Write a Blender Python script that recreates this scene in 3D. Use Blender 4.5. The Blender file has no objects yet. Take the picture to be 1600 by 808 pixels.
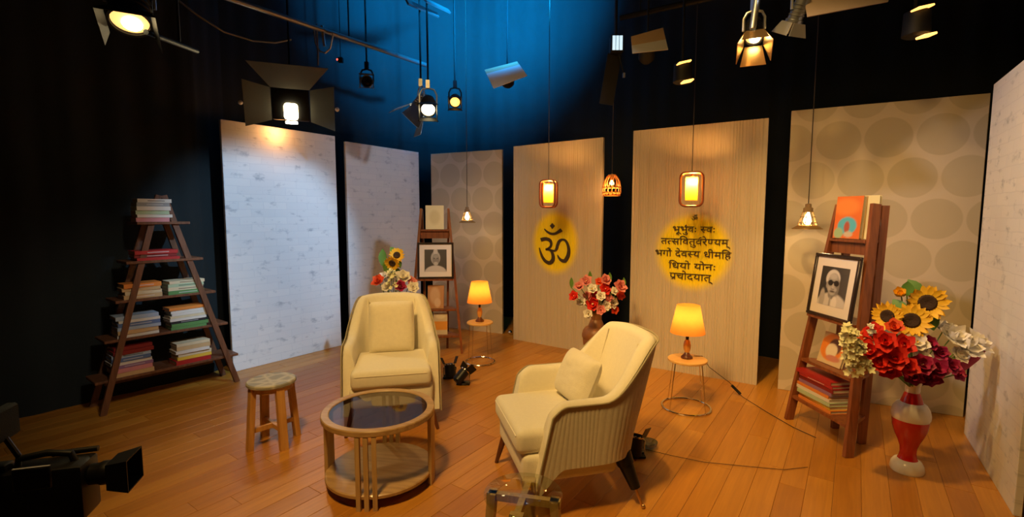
import bpy, bmesh, math, random, json
from mathutils import Vector, Matrix, Quaternion, noise
R = math.radians
C = bpy.context.scene.collection
S = bpy.context.scene

# ------------------------------------------------------------------ camera
CAM_H = 1.53
FPX = 760.0
PITCH = math.atan(68 / FPX)
cd = bpy.data.cameras.new('camera'); cam = bpy.data.objects.new('camera', cd); C.objects.link(cam)
cam.location = (0, 0, CAM_H); cam.rotation_euler = (R(90) - PITCH, 0, 0)
cd.sensor_width = 36.0; cd.lens = 36.0 * FPX / 1600; cd.clip_start = 0.05
S.camera = cam

# ------------------------------------------------------------------ world, exposure, lights
w = bpy.data.worlds.new('studio_dark'); S.world = w; w.use_nodes = True
w.node_tree.nodes['Background'].inputs[0].default_value = (0.55, 0.6, 0.7, 1)
w.node_tree.nodes['Background'].inputs[1].default_value = 0.004
S.view_settings.view_transform = 'Standard'; S.view_settings.look = 'None'
S.view_settings.exposure = 0.0; S.view_settings.gamma = 1.0; S.view_settings.use_curve_mapping = False
S.cycles.use_denoising = True
S.cycles.max_bounces = 6; S.cycles.transparent_max_bounces = 12
S.cycles.sample_clamp_indirect = 6.0

def spot(name, loc, target, power, col, angle, blend=0.5, radius=0.1):
    l = bpy.data.lights.new(name, 'SPOT'); l.energy = power; l.color = col
    l.spot_size = R(angle); l.spot_blend = blend; l.shadow_soft_size = radius
    o = bpy.data.objects.new(name, l); C.objects.link(o); o.location = loc
    o.rotation_euler = (Vector(target) - Vector(loc)).to_track_quat('-Z', 'Y').to_euler()
    return o
def point(name, loc, power, col, radius=0.03):
    l = bpy.data.lights.new(name, 'POINT'); l.energy = power; l.color = col; l.shadow_soft_size = radius
    o = bpy.data.objects.new(name, l); C.objects.link(o); o.location = loc
    return o

WARM = (1.0, 0.58, 0.17); COOL = (0.45, 0.72, 1.0)
spot('key_spot_chairs', (-1.0, 0.9, 4.2), (-0.2, 3.1, 0.4), 560, (1.0, 0.60, 0.19), 68, 0.9, 0.22)
spot('key_spot_right_set', (0.2, 2.0, 4.3), (2.3, 3.3, 0.3), 360, WARM, 60, 0.8, 0.10)
spot('wash_spot_back_panels', (-1.3, 1.2, 3.9), (0.8, 5.4, 0.8), 400, WARM, 58, 1.0, 0.8)
spot('wash_spot_dotted_panel', (0.4, 0.8, 3.6), (2.9, 3.9, 1.3), 190, WARM, 50, 1.0, 0.25)
spot('cool_spot_brick_panel', (0.9, 2.6, 3.9), (-2.50, 4.93, 1.1), 680, COOL, 29, 0.6, 0.05)
spot('added_cool_fill_second_panel', (1.6, 3.0, 3.1), (-1.6, 6.2, 1.45), 150, (0.68, 0.80, 1.0), 40, 0.8, 0.15)  # separate unseen lamp, added to light the second panel evenly
spot('cool_spot_end_panel', (-1.0, 2.2, 4.0), (3.0, 2.9, 1.5), 230, (0.95, 0.80, 0.78), 30, 0.6, 0.1)
spot('added_fill_bookcase', (0.2, 1.3, 3.6), (-2.85, 3.95, 0.7), 190, (1.0, 0.80, 0.56), 27, 0.9, 0.2)  # extra unseen fill, added to brighten the books and shelves
spot('blue_spot_drape', (0.30, 4.4, 3.60), (-0.80, 7.4, 4.75), 5400, (0.002, 0.37, 1.0), 100, 1.0, 0.10)

# ------------------------------------------------------------------ helpers
def ray(px, py):
    x = (px - 800) / FPX; y = -(py - 404) / FPX
    return Vector((x, math.cos(PITCH) + y * math.sin(PITCH), -math.sin(PITCH) + y * math.cos(PITCH)))
def at(px, py, Y):
    d = ray(px, py); return Vector((0, 0, CAM_H)) + d * (Y / d.y)
def ground(px, py, z=0.0):
    d = ray(px, py); return Vector((0, 0, CAM_H)) + d * ((z - CAM_H) / d.z)

class MB:
    def __init__(s): s.v = []; s.f = []; s.c = []
    def add(s, vs, fs, M=None):
        b = len(s.v)
        s.v += [tuple(M @ Vector(p)) if M else tuple(p) for p in vs]
        s.f += [tuple(i + b for i in f) for f in fs]
        return s
    def box(s, c, d, M=None):
        x, y, z = c; a, b, e = d[0] / 2, d[1] / 2, d[2] / 2
        vs = [(x + i * a, y + j * b, z + k * e) for i in (-1, 1) for j in (-1, 1) for k in (-1, 1)]
        return s.add(vs, [(0, 1, 3, 2), (4, 6, 7, 5), (0, 4, 5, 1), (2, 3, 7, 6), (0, 2, 6, 4), (1, 5, 7, 3)], M)
    def rbox(s, c, d, r, seg=3, M=None, crown=0.0):
        bm = bmesh.new(); bmesh.ops.create_cube(bm, size=1)
        for v in bm.verts: v.co = Vector((v.co.x * d[0], v.co.y * d[1], v.co.z * d[2]))
        bmesh.ops.bevel(bm, geom=bm.edges[:], offset=r, segments=seg, profile=0.5, affect='EDGES')
        if crown:
            bmesh.ops.subdivide_edges(bm, edges=[e for e in bm.edges if e.calc_length() > max(r * 2, 0.05)], cuts=7, use_grid_fill=True)
            for v in bm.verts:
                u = 1 - min(1, abs(v.co.x) / (d[0] / 2)) ** 2.5; t = 1 - min(1, abs(v.co.y) / (d[1] / 2)) ** 2.5
                if v.co.z > 0: v.co.z += crown * u * t
        vs = [v.co + Vector(c) for v in bm.verts]
        fs = [[v.index for v in f.verts] for f in bm.faces]
        bm.free(); return s.add(vs, fs, M)
    def bar(s, p0, p1, wx, wy, M=None, w1=None, up=(0, 1, 0)):
        p0 = Vector(p0); p1 = Vector(p1); d = (p1 - p0).normalized()
        side = d.cross(Vector(up))
        if side.length < 1e-4: side = d.cross(Vector((1, 0, 0)))
        side.normalize(); n = side.cross(d).normalized(); k = 1 if w1 is None else w1
        vs = []
        for p, q in ((p0, 1), (p1, k)):
            for i, j in ((-1, -1), (1, -1), (1, 1), (-1, 1)):
                vs.append(p + side * (i * wx / 2 * q) + n * (j * wy / 2 * q))
        return s.add(vs, [(0, 3, 2, 1), (4, 5, 6, 7), (0, 1, 5, 4), (1, 2, 6, 5), (2, 3, 7, 6), (3, 0, 4, 7)], M)
    def lathe(s, prof, n=24, M=None, cap0=True, cap1=True):
        vs = []; fs = []
        for r, z in prof:
            for i in range(n):
                a = 2 * math.pi * i / n; vs.append((r * math.cos(a), r * math.sin(a), z))
        for k in range(len(prof) - 1):
            for i in range(n):
                j = (i + 1) % n; fs.append((k * n + i, k * n + j, (k + 1) * n + j, (k + 1) * n + i))
        if cap0: fs.append(tuple(range(n - 1, -1, -1)))
        if cap1: fs.append(tuple(range((len(prof) - 1) * n, len(prof) * n)))
        return s.add(vs, fs, M)
    def cyl(s, p0, p1, r0, r1=None, n=12, M=None):
        return s.tube([p0, p1], [r0, r0 if r1 is None else r1], n, False, M)
    def tube(s, pts, r, n=8, closed=False, M=None):
        P = [Vector(p) for p in pts]; m = len(P); rs = r if isinstance(r, (list, tuple)) else [r] * m
        vs = []; prev = None
        for i, p in enumerate(P):
            a = P[(i - 1) % m] if (closed or i > 0) else p; b = P[(i + 1) % m] if (closed or i < m - 1) else p
            t = (b - a).normalized()
            if prev is None:
                u = t.orthogonal().normalized()
            else:
                u = prev - t * prev.dot(t)
                u = u.normalized() if u.length > 1e-6 else t.orthogonal().normalized()
            prev = u; q = t.cross(u)
            for k in range(n):
                an = 2 * math.pi * k / n; vs.append(p + (u * math.cos(an) + q * math.sin(an)) * rs[i])
        fs = []
        for i in range(m if closed else m - 1):
            for k in range(n):
                j = (i + 1) % m; l = (k + 1) % n
                fs.append((i * n + k, i * n + l, j * n + l, j * n + k))
        if not closed:
            fs.append(tuple(range(n - 1, -1, -1))); fs.append(tuple(range((m - 1) * n, m * n)))
        return s.add(vs, fs, M)
    def grid(s, fn, nu, nv, M=None, wrapu=False):
        vs = [fn(i / (nu if wrapu else nu - 1), j / (nv - 1)) for j in range(nv) for i in range(nu)]
        fs = []
        for j in range(nv - 1):
            for i in range(nu if wrapu else nu - 1):
                k = (i + 1) % nu; fs.append((j * nu + i, j * nu + k, (j + 1) * nu + k, (j + 1) * nu + i))
        return s.add(vs, fs, M)
    def sphere(s, c, r, n=12, m=8, M=None, sc=(1, 1, 1)):
        prof = [(max(1e-4, math.sin(math.pi * k / m)), -math.cos(math.pi * k / m)) for k in range(m + 1)]
        T = Matrix.Translation(c) @ Matrix.Diagonal((r * sc[0], r * sc[1], r * sc[2], 1))
        return s.lathe(prof, n, (M @ T) if M else T)
    def prism(s, loop, z0, z1, M=None):
        n = len(loop)
        vs = [(x, y, z0) for x, y in loop] + [(x, y, z1) for x, y in loop]
        fs = [tuple(range(n - 1, -1, -1)), tuple(range(n, 2 * n))] + [(i, (i + 1) % n, n + (i + 1) % n, n + i) for i in range(n)]
        return s.add(vs, fs, M)
    def mesh(s, name, m, sharp=38):
        me = bpy.data.meshes.new(name); me.from_pydata(s.v, [], s.f)
        bm = bmesh.new(); bm.from_mesh(me); bmesh.ops.recalc_face_normals(bm, faces=bm.faces[:]); bm.to_mesh(me); bm.free()
        me.materials.append(m)
        if sharp:
            me.shade_smooth(); me.set_sharp_from_angle(angle=R(sharp))
        return me
    def build(s, name, m, parent=None, sharp=38, loc=None):
        o = bpy.data.objects.new(name, s.mesh(name, m, sharp)); C.objects.link(o)
        if parent: o.parent = parent
        if loc is not None: o.location = loc
        return o

def thing(name, label, cat, loc=(0, 0, 0), rz=0.0, group=None):
    o = bpy.data.objects.new(name, None); C.objects.link(o); o.empty_display_size = 0.1
    o.location = loc; o.rotation_euler = (0, 0, rz); tag(o, label, cat, group); return o
def tag(o, label, cat, group=None):
    o['label'] = label; o['category'] = cat
    if group: o['group'] = group
    return o
def struct(o): o['kind'] = 'structure'; return o
def copy_tree(o, parent=None):
    c = o.copy(); C.objects.link(c)
    if parent: c.parent = parent
    for ch in list(o.children): copy_tree(ch, c)
    return c

# ------------------------------------------------------------------ materials
def nodes(name):
    m = bpy.data.materials.new(name); m.use_nodes = True; nt = m.node_tree
    return m, nt, nt.nodes['Principled BSDF']
def mat(name, col, rough=0.5, metal=0.0, var=0.12, scale=8.0, bump=0.0, bscale=60.0, coat=0.0, sheen=0.0, spec=None):
    m, nt, b = nodes(name)
    tc = nt.nodes.new('ShaderNodeTexCoord')
    n = nt.nodes.new('ShaderNodeTexNoise'); n.inputs['Scale'].default_value = scale; n.inputs['Detail'].default_value = 3
    nt.links.new(tc.outputs['Object'], n.inputs['Vector'])
    mx = nt.nodes.new('ShaderNodeMix'); mx.data_type = 'RGBA'
    mx.inputs['A'].default_value = tuple(c * (1 - var) for c in col) + (1,)
    mx.inputs['B'].default_value = tuple(min(1, c * (1 + var)) for c in col) + (1,)
    nt.links.new(n.outputs['Fac'], mx.inputs['Factor']); nt.links.new(mx.outputs['Result'], b.inputs['Base Color'])
    b.inputs['Roughness'].default_value = rough; b.inputs['Metallic'].default_value = metal
    b.inputs['Coat Weight'].default_value = coat; b.inputs['Sheen Weight'].default_value = sheen
    if spec is not None: b.inputs['Specular IOR Level'].default_value = spec
    if bump:
        n2 = nt.nodes.new('ShaderNodeTexNoise'); n2.inputs['Scale'].default_value = bscale; n2.inputs['Detail'].default_value = 4
        nt.links.new(tc.outputs['Object'], n2.inputs['Vector'])
        bp = nt.nodes.new('ShaderNodeBump'); bp.inputs['Strength'].default_value = bump; bp.inputs['Distance'].default_value = 0.004
        nt.links.new(n2.outputs['Fac'], bp.inputs['Height']); nt.links.new(bp.outputs['Normal'], b.inputs['Normal'])
    return m
def wood(name, dark, light, rough=0.4, axis=2, scale=1.0, coat=0.1):
    m, nt, b = nodes(name)
    tc = nt.nodes.new('ShaderNodeTexCoord'); mp = nt.nodes.new('ShaderNodeMapping')
    sc = [14 * scale] * 3; sc[axis] = 1.2 * scale; mp.inputs['Scale'].default_value = sc
    n = nt.nodes.new('ShaderNodeTexNoise'); n.inputs['Scale'].default_value = 3; n.inputs['Detail'].default_value = 6; n.inputs['Distortion'].default_value = 0.6
    rp = nt.nodes.new('ShaderNodeValToRGB')
    rp.color_ramp.elements[0].position = 0.3; rp.color_ramp.elements[0].color = (*dark, 1)
    rp.color_ramp.elements[1].position = 0.7; rp.color_ramp.elements[1].color = (*light, 1)
    nt.links.new(tc.outputs['Object'], mp.inputs['Vector']); nt.links.new(mp.outputs['Vector'], n.inputs['Vector'])
    nt.links.new(n.outputs['Fac'], rp.inputs['Fac']); nt.links.new(rp.outputs['Color'], b.inputs['Base Color'])
    b.inputs['Roughness'].default_value = rough; b.inputs['Coat Weight'].default_value = coat
    return m
def emit(name, col, strength, base=(0.8, 0.8, 0.8)):
    m, nt, b = nodes(name)
    b.inputs['Base Color'].default_value = (*base, 1); b.inputs['Emission Color'].default_value = (*col, 1)
    b.inputs['Emission Strength'].default_value = strength; b.inputs['Roughness'].default_value = 0.4
    return m
def attr_mat(name, rough=0.5):
    m, nt, b = nodes(name)
    a = nt.nodes.new('ShaderNodeAttribute'); a.attribute_name = 'print'
    nt.links.new(a.outputs['Color'], b.inputs['Base Color']); b.inputs['Roughness'].default_value = rough
    return m

M = {}
M['black_cloth'] = mat('black_drape_cloth', (0.008, 0.0135, 0.0155), 0.95, var=0.3, scale=2.0, bump=0.4, bscale=200)
M['ceiling'] = mat('black_ceiling_paint', (0.012, 0.012, 0.013), 0.9)
M['black_metal'] = mat('black_painted_metal', (0.006, 0.006, 0.007), 0.6, var=0.2, spec=0.25)
M['black_plastic'] = mat('black_plastic', (0.007, 0.0065, 0.0065), 0.42, var=0.2, spec=0.35)
M['grey_metal'] = mat('grey_steel', (0.30, 0.32, 0.33), 0.35, 0.8)
M['pale_metal'] = mat('brushed_aluminium', (0.62, 0.64, 0.65), 0.32, 0.75)
M['chrome'] = mat('polished_chrome', (0.75, 0.72, 0.66), 0.12, 1.0, var=0.03)
M['brass'] = mat('brass', (0.62, 0.40, 0.16), 0.3, 0.9)
M['cream_fabric'] = mat('cream_boucle', (0.80, 0.75, 0.60), 0.9, var=0.05, scale=60, bump=0.35, bscale=260, sheen=0.2)
M['cushion_fabric'] = mat('cream_slub_cushion', (0.78, 0.72, 0.56), 0.9, var=0.07, scale=40, bump=0.4, bscale=180, sheen=0.2)
M['linen'] = mat('oatmeal_linen', (0.68, 0.62, 0.45), 0.9, var=0.08, scale=50, bump=0.3, bscale=240)
M['piping'] = mat('olive_piping', (0.40, 0.35, 0.22), 0.85)
M['dark_leg'] = wood('dark_red_leg_wood', (0.07, 0.018, 0.008), (0.16, 0.05, 0.018), 0.35)
M['table_wood'] = wood('pale_oak', (0.40, 0.25, 0.10), (0.56, 0.38, 0.17), 0.42)
M['table_shelf'] = wood('pale_oak_round_shelf', (0.34, 0.20, 0.075), (0.50, 0.32, 0.14), 0.35, axis=0)
M['stool_wood'] = wood('honey_pine', (0.50, 0.24, 0.06), (0.66, 0.36, 0.11), 0.45)
M['ladder_wood'] = wood('red_brown_teak', (0.16, 0.045, 0.014), (0.30, 0.095, 0.03), 0.4)
M['shelf_wood'] = wood('dark_teak', (0.10, 0.038, 0.016), (0.19, 0.075, 0.032), 0.5)
M['lantern_wood'] = wood('lantern_red_wood', (0.14, 0.03, 0.008), (0.28, 0.07, 0.02), 0.4)
M['lamp_wood'] = wood('orange_lamp_wood', (0.62, 0.26, 0.05), (0.80, 0.40, 0.09), 0.35)
M['lamp_top'] = wood('pale_yellow_table_top', (0.70, 0.40, 0.12), (0.82, 0.52, 0.18), 0.35, axis=0)
M['frame_black'] = wood('black_frame_wood', (0.012, 0.006, 0.004), (0.03, 0.016, 0.01), 0.3)
M['mount'] = mat('white_mount_card', (0.80, 0.74, 0.66), 0.8, var=0.03)
M['paper'] = mat('book_page_block', (0.62, 0.55, 0.42), 0.9, var=0.15, scale=90)
M['print'] = attr_mat('printed_card', 0.4)
M['white_glaze'] = mat('white_glaze', (0.82, 0.78, 0.70), 0.22, var=0.04)
M['red_glaze'] = mat('red_glaze', (0.55, 0.018, 0.012), 0.18, var=0.08, coat=0.4)
M['brown_vase'] = mat('brown_vase_wood', (0.24, 0.10, 0.035), 0.45, var=0.25, scale=20)
M['stem'] = mat('green_stem', (0.10, 0.20, 0.03), 0.6)
M['leaf'] = mat('green_leaf', (0.10, 0.24, 0.035), 0.55, var=0.25, scale=20)
M['sun_petal'] = mat('yellow_petal', (0.90, 0.52, 0.02), 0.6, var=0.15, scale=30)
M['sun_core'] = mat('dark_seed_disc', (0.045, 0.022, 0.008), 0.9, var=0.5, scale=90, bump=0.8, bscale=120)
M['red_petal'] = mat('red_silk_petal', (0.72, 0.025, 0.012), 0.6, var=0.25, scale=25)
M['orange_red_petal'] = mat('orange_red_petal', (0.80, 0.10, 0.02), 0.6, var=0.25, scale=25)
M['magenta_petal'] = mat('magenta_petal', (0.38, 0.012, 0.085), 0.6, var=0.35, scale=25)
M['white_petal'] = mat('white_petal', (0.88, 0.85, 0.78), 0.65, var=0.1, scale=25)
M['lime_petal'] = mat('pale_lime_petal', (0.95, 0.93, 0.58), 0.65, var=0.12, scale=30)
M['pink_petal'] = mat('pink_petal', (0.74, 0.26, 0.25), 0.65, var=0.2, scale=25)
M['bulb_hot'] = emit('hot_filament_bulb', (1.0, 0.72, 0.32), 14.0)
M['bulb_shaded'] = emit('shaded_lamp_bulb', (1.0, 0.6, 0.2), 2.0)
M['bulb_basket'] = emit('orange_bulb', (1.0, 0.55, 0.16), 12.0)
M['lens_hot'] = emit('lit_tungsten_lens', (1.0, 0.80, 0.42), 16.0)
M['lens_white'] = emit('lit_white_lens', (1.0, 0.88, 0.66), 10.0)
M['lens_blue'] = emit('lit_blue_white_lens', (0.75, 0.88, 1.0), 6.0)
M['led'] = emit('led_screen_light', (0.55, 0.85, 1.0), 1.0)
M['lens_orange'] = emit('glowing_vent_slot', (1.0, 0.42, 0.08), 3.0)
M['lens_gold'] = emit('glowing_gold_reflector', (1.0, 0.55, 0.16), 1.6, (0.8, 0.5, 0.2))
M['flood_metal'] = mat('grey_painted_flood_metal', (0.085, 0.085, 0.075), 0.6)
M['card_pale'] = mat('pale_dull_reflector', (0.34, 0.27, 0.22), 0.8)
M['red_led'] = emit('red_indicator', (1.0, 0.1, 0.06), 2.0)
M['lens_dark'] = mat('dark_lens_glass', (0.02, 0.02, 0.025), 0.08, var=0.1)
M['card_white'] = mat('white_bounce_card', (0.55, 0.55, 0.55), 0.8, var=0.04)
M['card_tan'] = mat('tan_paper_gel', (0.50, 0.34, 0.20), 0.8)
M['cord'] = mat('dark_cord', (0.03, 0.022, 0.016), 0.6)
M['cord_brown'] = mat('brown_cord', (0.10, 0.045, 0.015), 0.6)
M['cap_wood'] = mat('pendant_cap', (0.30, 0.20, 0.10), 0.5)
M['cage_brass'] = mat('pendant_cage', (0.36, 0.22, 0.08), 0.4, 0.5)
M['wicker'] = mat('orange_wicker', (0.70, 0.30, 0.07), 0.6, var=0.3, scale=60)
M['stone_top'] = None

def shade_mat(name, col, e):
    """thin lamp shade fabric that glows because a bulb stands inside it"""
    m, nt, b = nodes(name); out = nt.nodes['Material Output']
    nt.nodes.remove(b)
    d = nt.nodes.new('ShaderNodeBsdfDiffuse'); t = nt.nodes.new('ShaderNodeBsdfTranslucent'); mx = nt.nodes.new('ShaderNodeMixShader')
    tc = nt.nodes.new('ShaderNodeTexCoord'); n = nt.nodes.new('ShaderNodeTexNoise'); n.inputs['Scale'].default_value = 40
    mc = nt.nodes.new('ShaderNodeMix'); mc.data_type = 'RGBA'
    mc.inputs['A'].default_value = tuple(c * 0.9 for c in col) + (1,); mc.inputs['B'].default_value = (*col, 1)
    nt.links.new(tc.outputs['Object'], n.inputs['Vector']); nt.links.new(n.outputs['Fac'], mc.inputs['Factor'])
    nt.links.new(mc.outputs['Result'], d.inputs['Color']); nt.links.new(mc.outputs['Result'], t.inputs['Color'])
    mx.inputs[0].default_value = e
    nt.links.new(d.outputs[0], mx.inputs[1]); nt.links.new(t.outputs[0], mx.inputs[2]); nt.links.new(mx.outputs[0], out.inputs['Surface'])
    return m
M['shade'] = shade_mat('orange_lamp_shade', (0.95, 0.42, 0.085), 0.6)
M['lantern_shade'] = shade_mat('amber_lantern_paper', (1.0, 0.52, 0.05), 0.7)

def math_node(nt, op, a, b=None, c=None):
    n = nt.nodes.new('ShaderNodeMath'); n.operation = op
    for k, x in enumerate((a, b, c)):
        if x is None: continue
        if isinstance(x, (int, float)): n.inputs[k].default_value = x
        else: nt.links.new(x, n.inputs[k])
    return n.outputs[0]
def glass_mat(name, tint, trans=0.6):
    m, nt, b = nodes(name); out = nt.nodes['Material Output']; nt.nodes.remove(b)
    t = nt.nodes.new('ShaderNodeBsdfTransparent'); t.inputs[0].default_value = (*tint, 1)
    g = nt.nodes.new('ShaderNodeBsdfGlossy'); g.inputs['Roughness'].default_value = 0.04; g.inputs[0].default_value = (0.75, 0.72, 0.70, 1)
    lw = nt.nodes.new('ShaderNodeFresnel'); lw.inputs['IOR'].default_value = 1.55
    mm = nt.nodes.new('ShaderNodeMath'); mm.operation = 'MULTIPLY_ADD'; mm.inputs[2].default_value = trans
    gm = nt.nodes.new('ShaderNodeNewGeometry'); iv = math_node(nt, 'SUBTRACT', 1.0, gm.outputs['Backfacing']); nt.links.new(iv, mm.inputs[1]); tr_ = math_node(nt, 'MULTIPLY', iv, trans); nt.links.new(tr_, mm.inputs[2])
    nt.links.new(lw.outputs[0], mm.inputs[0])
    mx = nt.nodes.new('ShaderNodeMixShader'); nt.links.new(mm.outputs[0], mx.inputs[0])
    nt.links.new(t.outputs[0], mx.inputs[1]); nt.links.new(g.outputs[0], mx.inputs[2]); nt.links.new(mx.outputs[0], out.inputs['Surface'])
    return m
M['table_glass'] = glass_mat('smoked_table_glass', (0.58, 0.58, 0.60), 0.06)
M['clear_glass'] = glass_mat('clear_stool_glass', (0.88, 0.90, 0.80), 0.02)
M['bulb_glass'] = glass_mat('bulb_glass', (0.95, 0.9, 0.8), 0.02)

def plank_mat():
    m, nt, b = nodes('warm_oak_planks')
    tc = nt.nodes.new('ShaderNodeTexCoord'); oi = nt.nodes.new('ShaderNodeObjectInfo')
    ad = nt.nodes.new('ShaderNodeVectorMath'); ad.operation = 'MULTIPLY_ADD'
    cmb = nt.nodes.new('ShaderNodeCombineXYZ')
    for k in range(3): nt.links.new(oi.outputs['Random'], cmb.inputs[k])
    ad.inputs[1].default_value = (37, 53, 11)
    nt.links.new(cmb.outputs[0], ad.inputs[0]); nt.links.new(tc.outputs['Object'], ad.inputs[2])
    mp = nt.nodes.new('ShaderNodeMapping'); mp.inputs['Scale'].default_value = (22, 1.1, 22)
    nt.links.new(ad.outputs[0], mp.inputs['Vector'])
    n = nt.nodes.new('ShaderNodeTexNoise'); n.inputs['Scale'].default_value = 2.0; n.inputs['Detail'].default_value = 5; n.inputs['Distortion'].default_value = 0.8
    nt.links.new(mp.outputs[0], n.inputs['Vector'])
    r1 = nt.nodes.new('ShaderNodeValToRGB'); e = r1.color_ramp.elements
    e[0].position = 0.0; e[0].color = (0.47, 0.19, 0.020, 1); e[1].position = 1.0; e[1].color = (0.63, 0.29, 0.042, 1)
    nt.links.new(oi.outputs['Random'], r1.inputs['Fac'])
    mx = nt.nodes.new('ShaderNodeMix'); mx.data_type = 'RGBA'; mx.blend_type = 'MULTIPLY'; mx.inputs['Factor'].default_value = 1
    r2 = nt.nodes.new('ShaderNodeValToRGB'); r2.color_ramp.elements[0].position = 0.25; r2.color_ramp.elements[0].color = (0.78, 0.74, 0.68, 1); r2.color_ramp.elements[1].position = 0.7
    nt.links.new(n.outputs['Fac'], r2.inputs['Fac'])
    nt.links.new(r1.outputs['Color'], mx.inputs['A']); nt.links.new(r2.outputs['Color'], mx.inputs['B'])
    nt.links.new(mx.outputs['Result'], b.inputs['Base Color'])
    b.inputs['Roughness'].default_value = 0.36; b.inputs['Coat Weight'].default_value = 0.15; b.inputs['Coat Roughness'].default_value = 0.3
    return m
M['plank'] = plank_mat()
M['subfloor'] = mat('dark_subfloor', (0.22, 0.09, 0.02), 0.8)

def mixcol(nt, fac, a, b):
    mx = nt.nodes.new('ShaderNodeMix'); mx.data_type = 'RGBA'
    for key, x in (('Factor', fac), ('A', a), ('B', b)):
        if isinstance(x, tuple): mx.inputs[key].default_value = (*x, 1)
        elif isinstance(x, (int, float)): mx.inputs[key].default_value = x
        else: nt.links.new(x, mx.inputs[key])
    return mx.outputs['Result']

def dot_panel_mat(name, u0=0.34, v0=2.13):
    m, nt, b = nodes(name)
    tc = nt.nodes.new('ShaderNodeTexCoord'); sp = nt.nodes.new('ShaderNodeSeparateXYZ'); nt.links.new(tc.outputs['Object'], sp.inputs[0])
    x, z = sp.outputs[0], sp.outputs[2]
    row = math_node(nt, 'DIVIDE', math_node(nt, 'SUBTRACT', z, v0), 0.315)
    rid = math_node(nt, 'ROUND', row); fz = math_node(nt, 'MULTIPLY', math_node(nt, 'SUBTRACT', row, rid), 0.315)
    odd = math_node(nt, 'ABSOLUTE', math_node(nt, 'MODULO', rid, 2.0))
    cx = math_node(nt, 'DIVIDE', math_node(nt, 'SUBTRACT', math_node(nt, 'SUBTRACT', x, u0), math_node(nt, 'MULTIPLY', odd, 0.1625)), 0.325)
    fx = math_node(nt, 'MULTIPLY', math_node(nt, 'SUBTRACT', cx, math_node(nt, 'ROUND', cx)), 0.325)
    d = math_node(nt, 'SQRT', math_node(nt, 'ADD', math_node(nt, 'POWER', math_node(nt, 'ABSOLUTE', fx), 2.0), math_node(nt, 'POWER', math_node(nt, 'ABSOLUTE', fz), 2.0)))
    f = nt.nodes.new('ShaderNodeMapRange'); f.inputs['From Min'].default_value = 0.157; f.inputs['From Max'].default_value = 0.149
    nt.links.new(d, f.inputs['Value'])
    n = nt.nodes.new('ShaderNodeTexNoise'); n.inputs['Scale'].default_value = 3; nt.links.new(tc.outputs['Object'], n.inputs['Vector'])
    bg = mixcol(nt, n.outputs['Fac'], (0.56, 0.49, 0.40), (0.62, 0.54, 0.44)); dc = mixcol(nt, n.outputs['Fac'], (0.47, 0.41, 0.31), (0.515, 0.45, 0.345))
    nt.links.new(mixcol(nt, f.outputs[0], bg, dc), b.inputs['Base Color']); b.inputs['Roughness'].default_value = 0.75
    return m
def brick_panel_mat(name, seed):
    m, nt, b = nodes(name)
    tc = nt.nodes.new('ShaderNodeTexCoord'); mp = nt.nodes.new('ShaderNodeMapping'); mp.inputs['Rotation'].default_value = (R(90), 0, 0); mp.inputs['Location'].default_value = (seed, 0, 0)
    nt.links.new(tc.outputs['Object'], mp.inputs['Vector'])
    br = nt.nodes.new('ShaderNodeTexBrick'); br.inputs['Scale'].default_value = 1.0
    br.inputs['Brick Width'].default_value = 0.24; br.inputs['Row Height'].default_value = 0.075; br.inputs['Mortar Size'].default_value = 0.005; br.inputs['Mortar Smooth'].default_value = 0.8
    br.inputs['Color1'].default_value = (0.80, 0.80, 0.80, 1); br.inputs['Color2'].default_value = (0.75, 0.76, 0.775, 1); br.inputs['Mortar'].default_value = (0.71, 0.72, 0.74, 1)
    wv = nt.nodes.new('ShaderNodeTexNoise'); wv.inputs['Scale'].default_value = 9; nt.links.new(mp.outputs[0], wv.inputs['Vector'])
    va = nt.nodes.new('ShaderNodeVectorMath'); va.operation = 'MULTIPLY_ADD'; va.inputs[1].default_value = (0.03, 0.02, 0)
    nt.links.new(wv.outputs['Color'], va.inputs[0]); nt.links.new(mp.outputs[0], va.inputs[2]); nt.links.new(va.outputs[0], br.inputs['Vector'])
    n = nt.nodes.new('ShaderNodeTexNoise'); n.inputs['Scale'].default_value = 1.0; n.inputs['Detail'].default_value = 6; n.inputs['Roughness'].default_value = 0.6
    m2 = nt.nodes.new('ShaderNodeMapping'); m2.inputs['Scale'].default_value = (7, 1, 13); m2.inputs['Location'].default_value = (seed * 3.1, 0, seed)
    nt.links.new(tc.outputs['Object'], m2.inputs['Vector']); nt.links.new(m2.outputs[0], n.inputs['Vector'])
    rp = nt.nodes.new('ShaderNodeValToRGB'); rp.color_ramp.elements[0].position = 0.565; rp.color_ramp.elements[0].color = (0, 0, 0, 1); rp.color_ramp.elements[1].position = 0.70; rp.color_ramp.elements[1].color = (1, 1, 1, 1)
    nt.links.new(n.outputs['Fac'], rp.inputs['Fac'])
    fac = math_node(nt, 'MULTIPLY', rp.outputs['Color'], 0.75)
    nt.links.new(mixcol(nt, fac, br.outputs['Color'], (0.36, 0.39, 0.44)), b.inputs['Base Color']); b.inputs['Roughness'].default_value = 0.8
    return m
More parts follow.
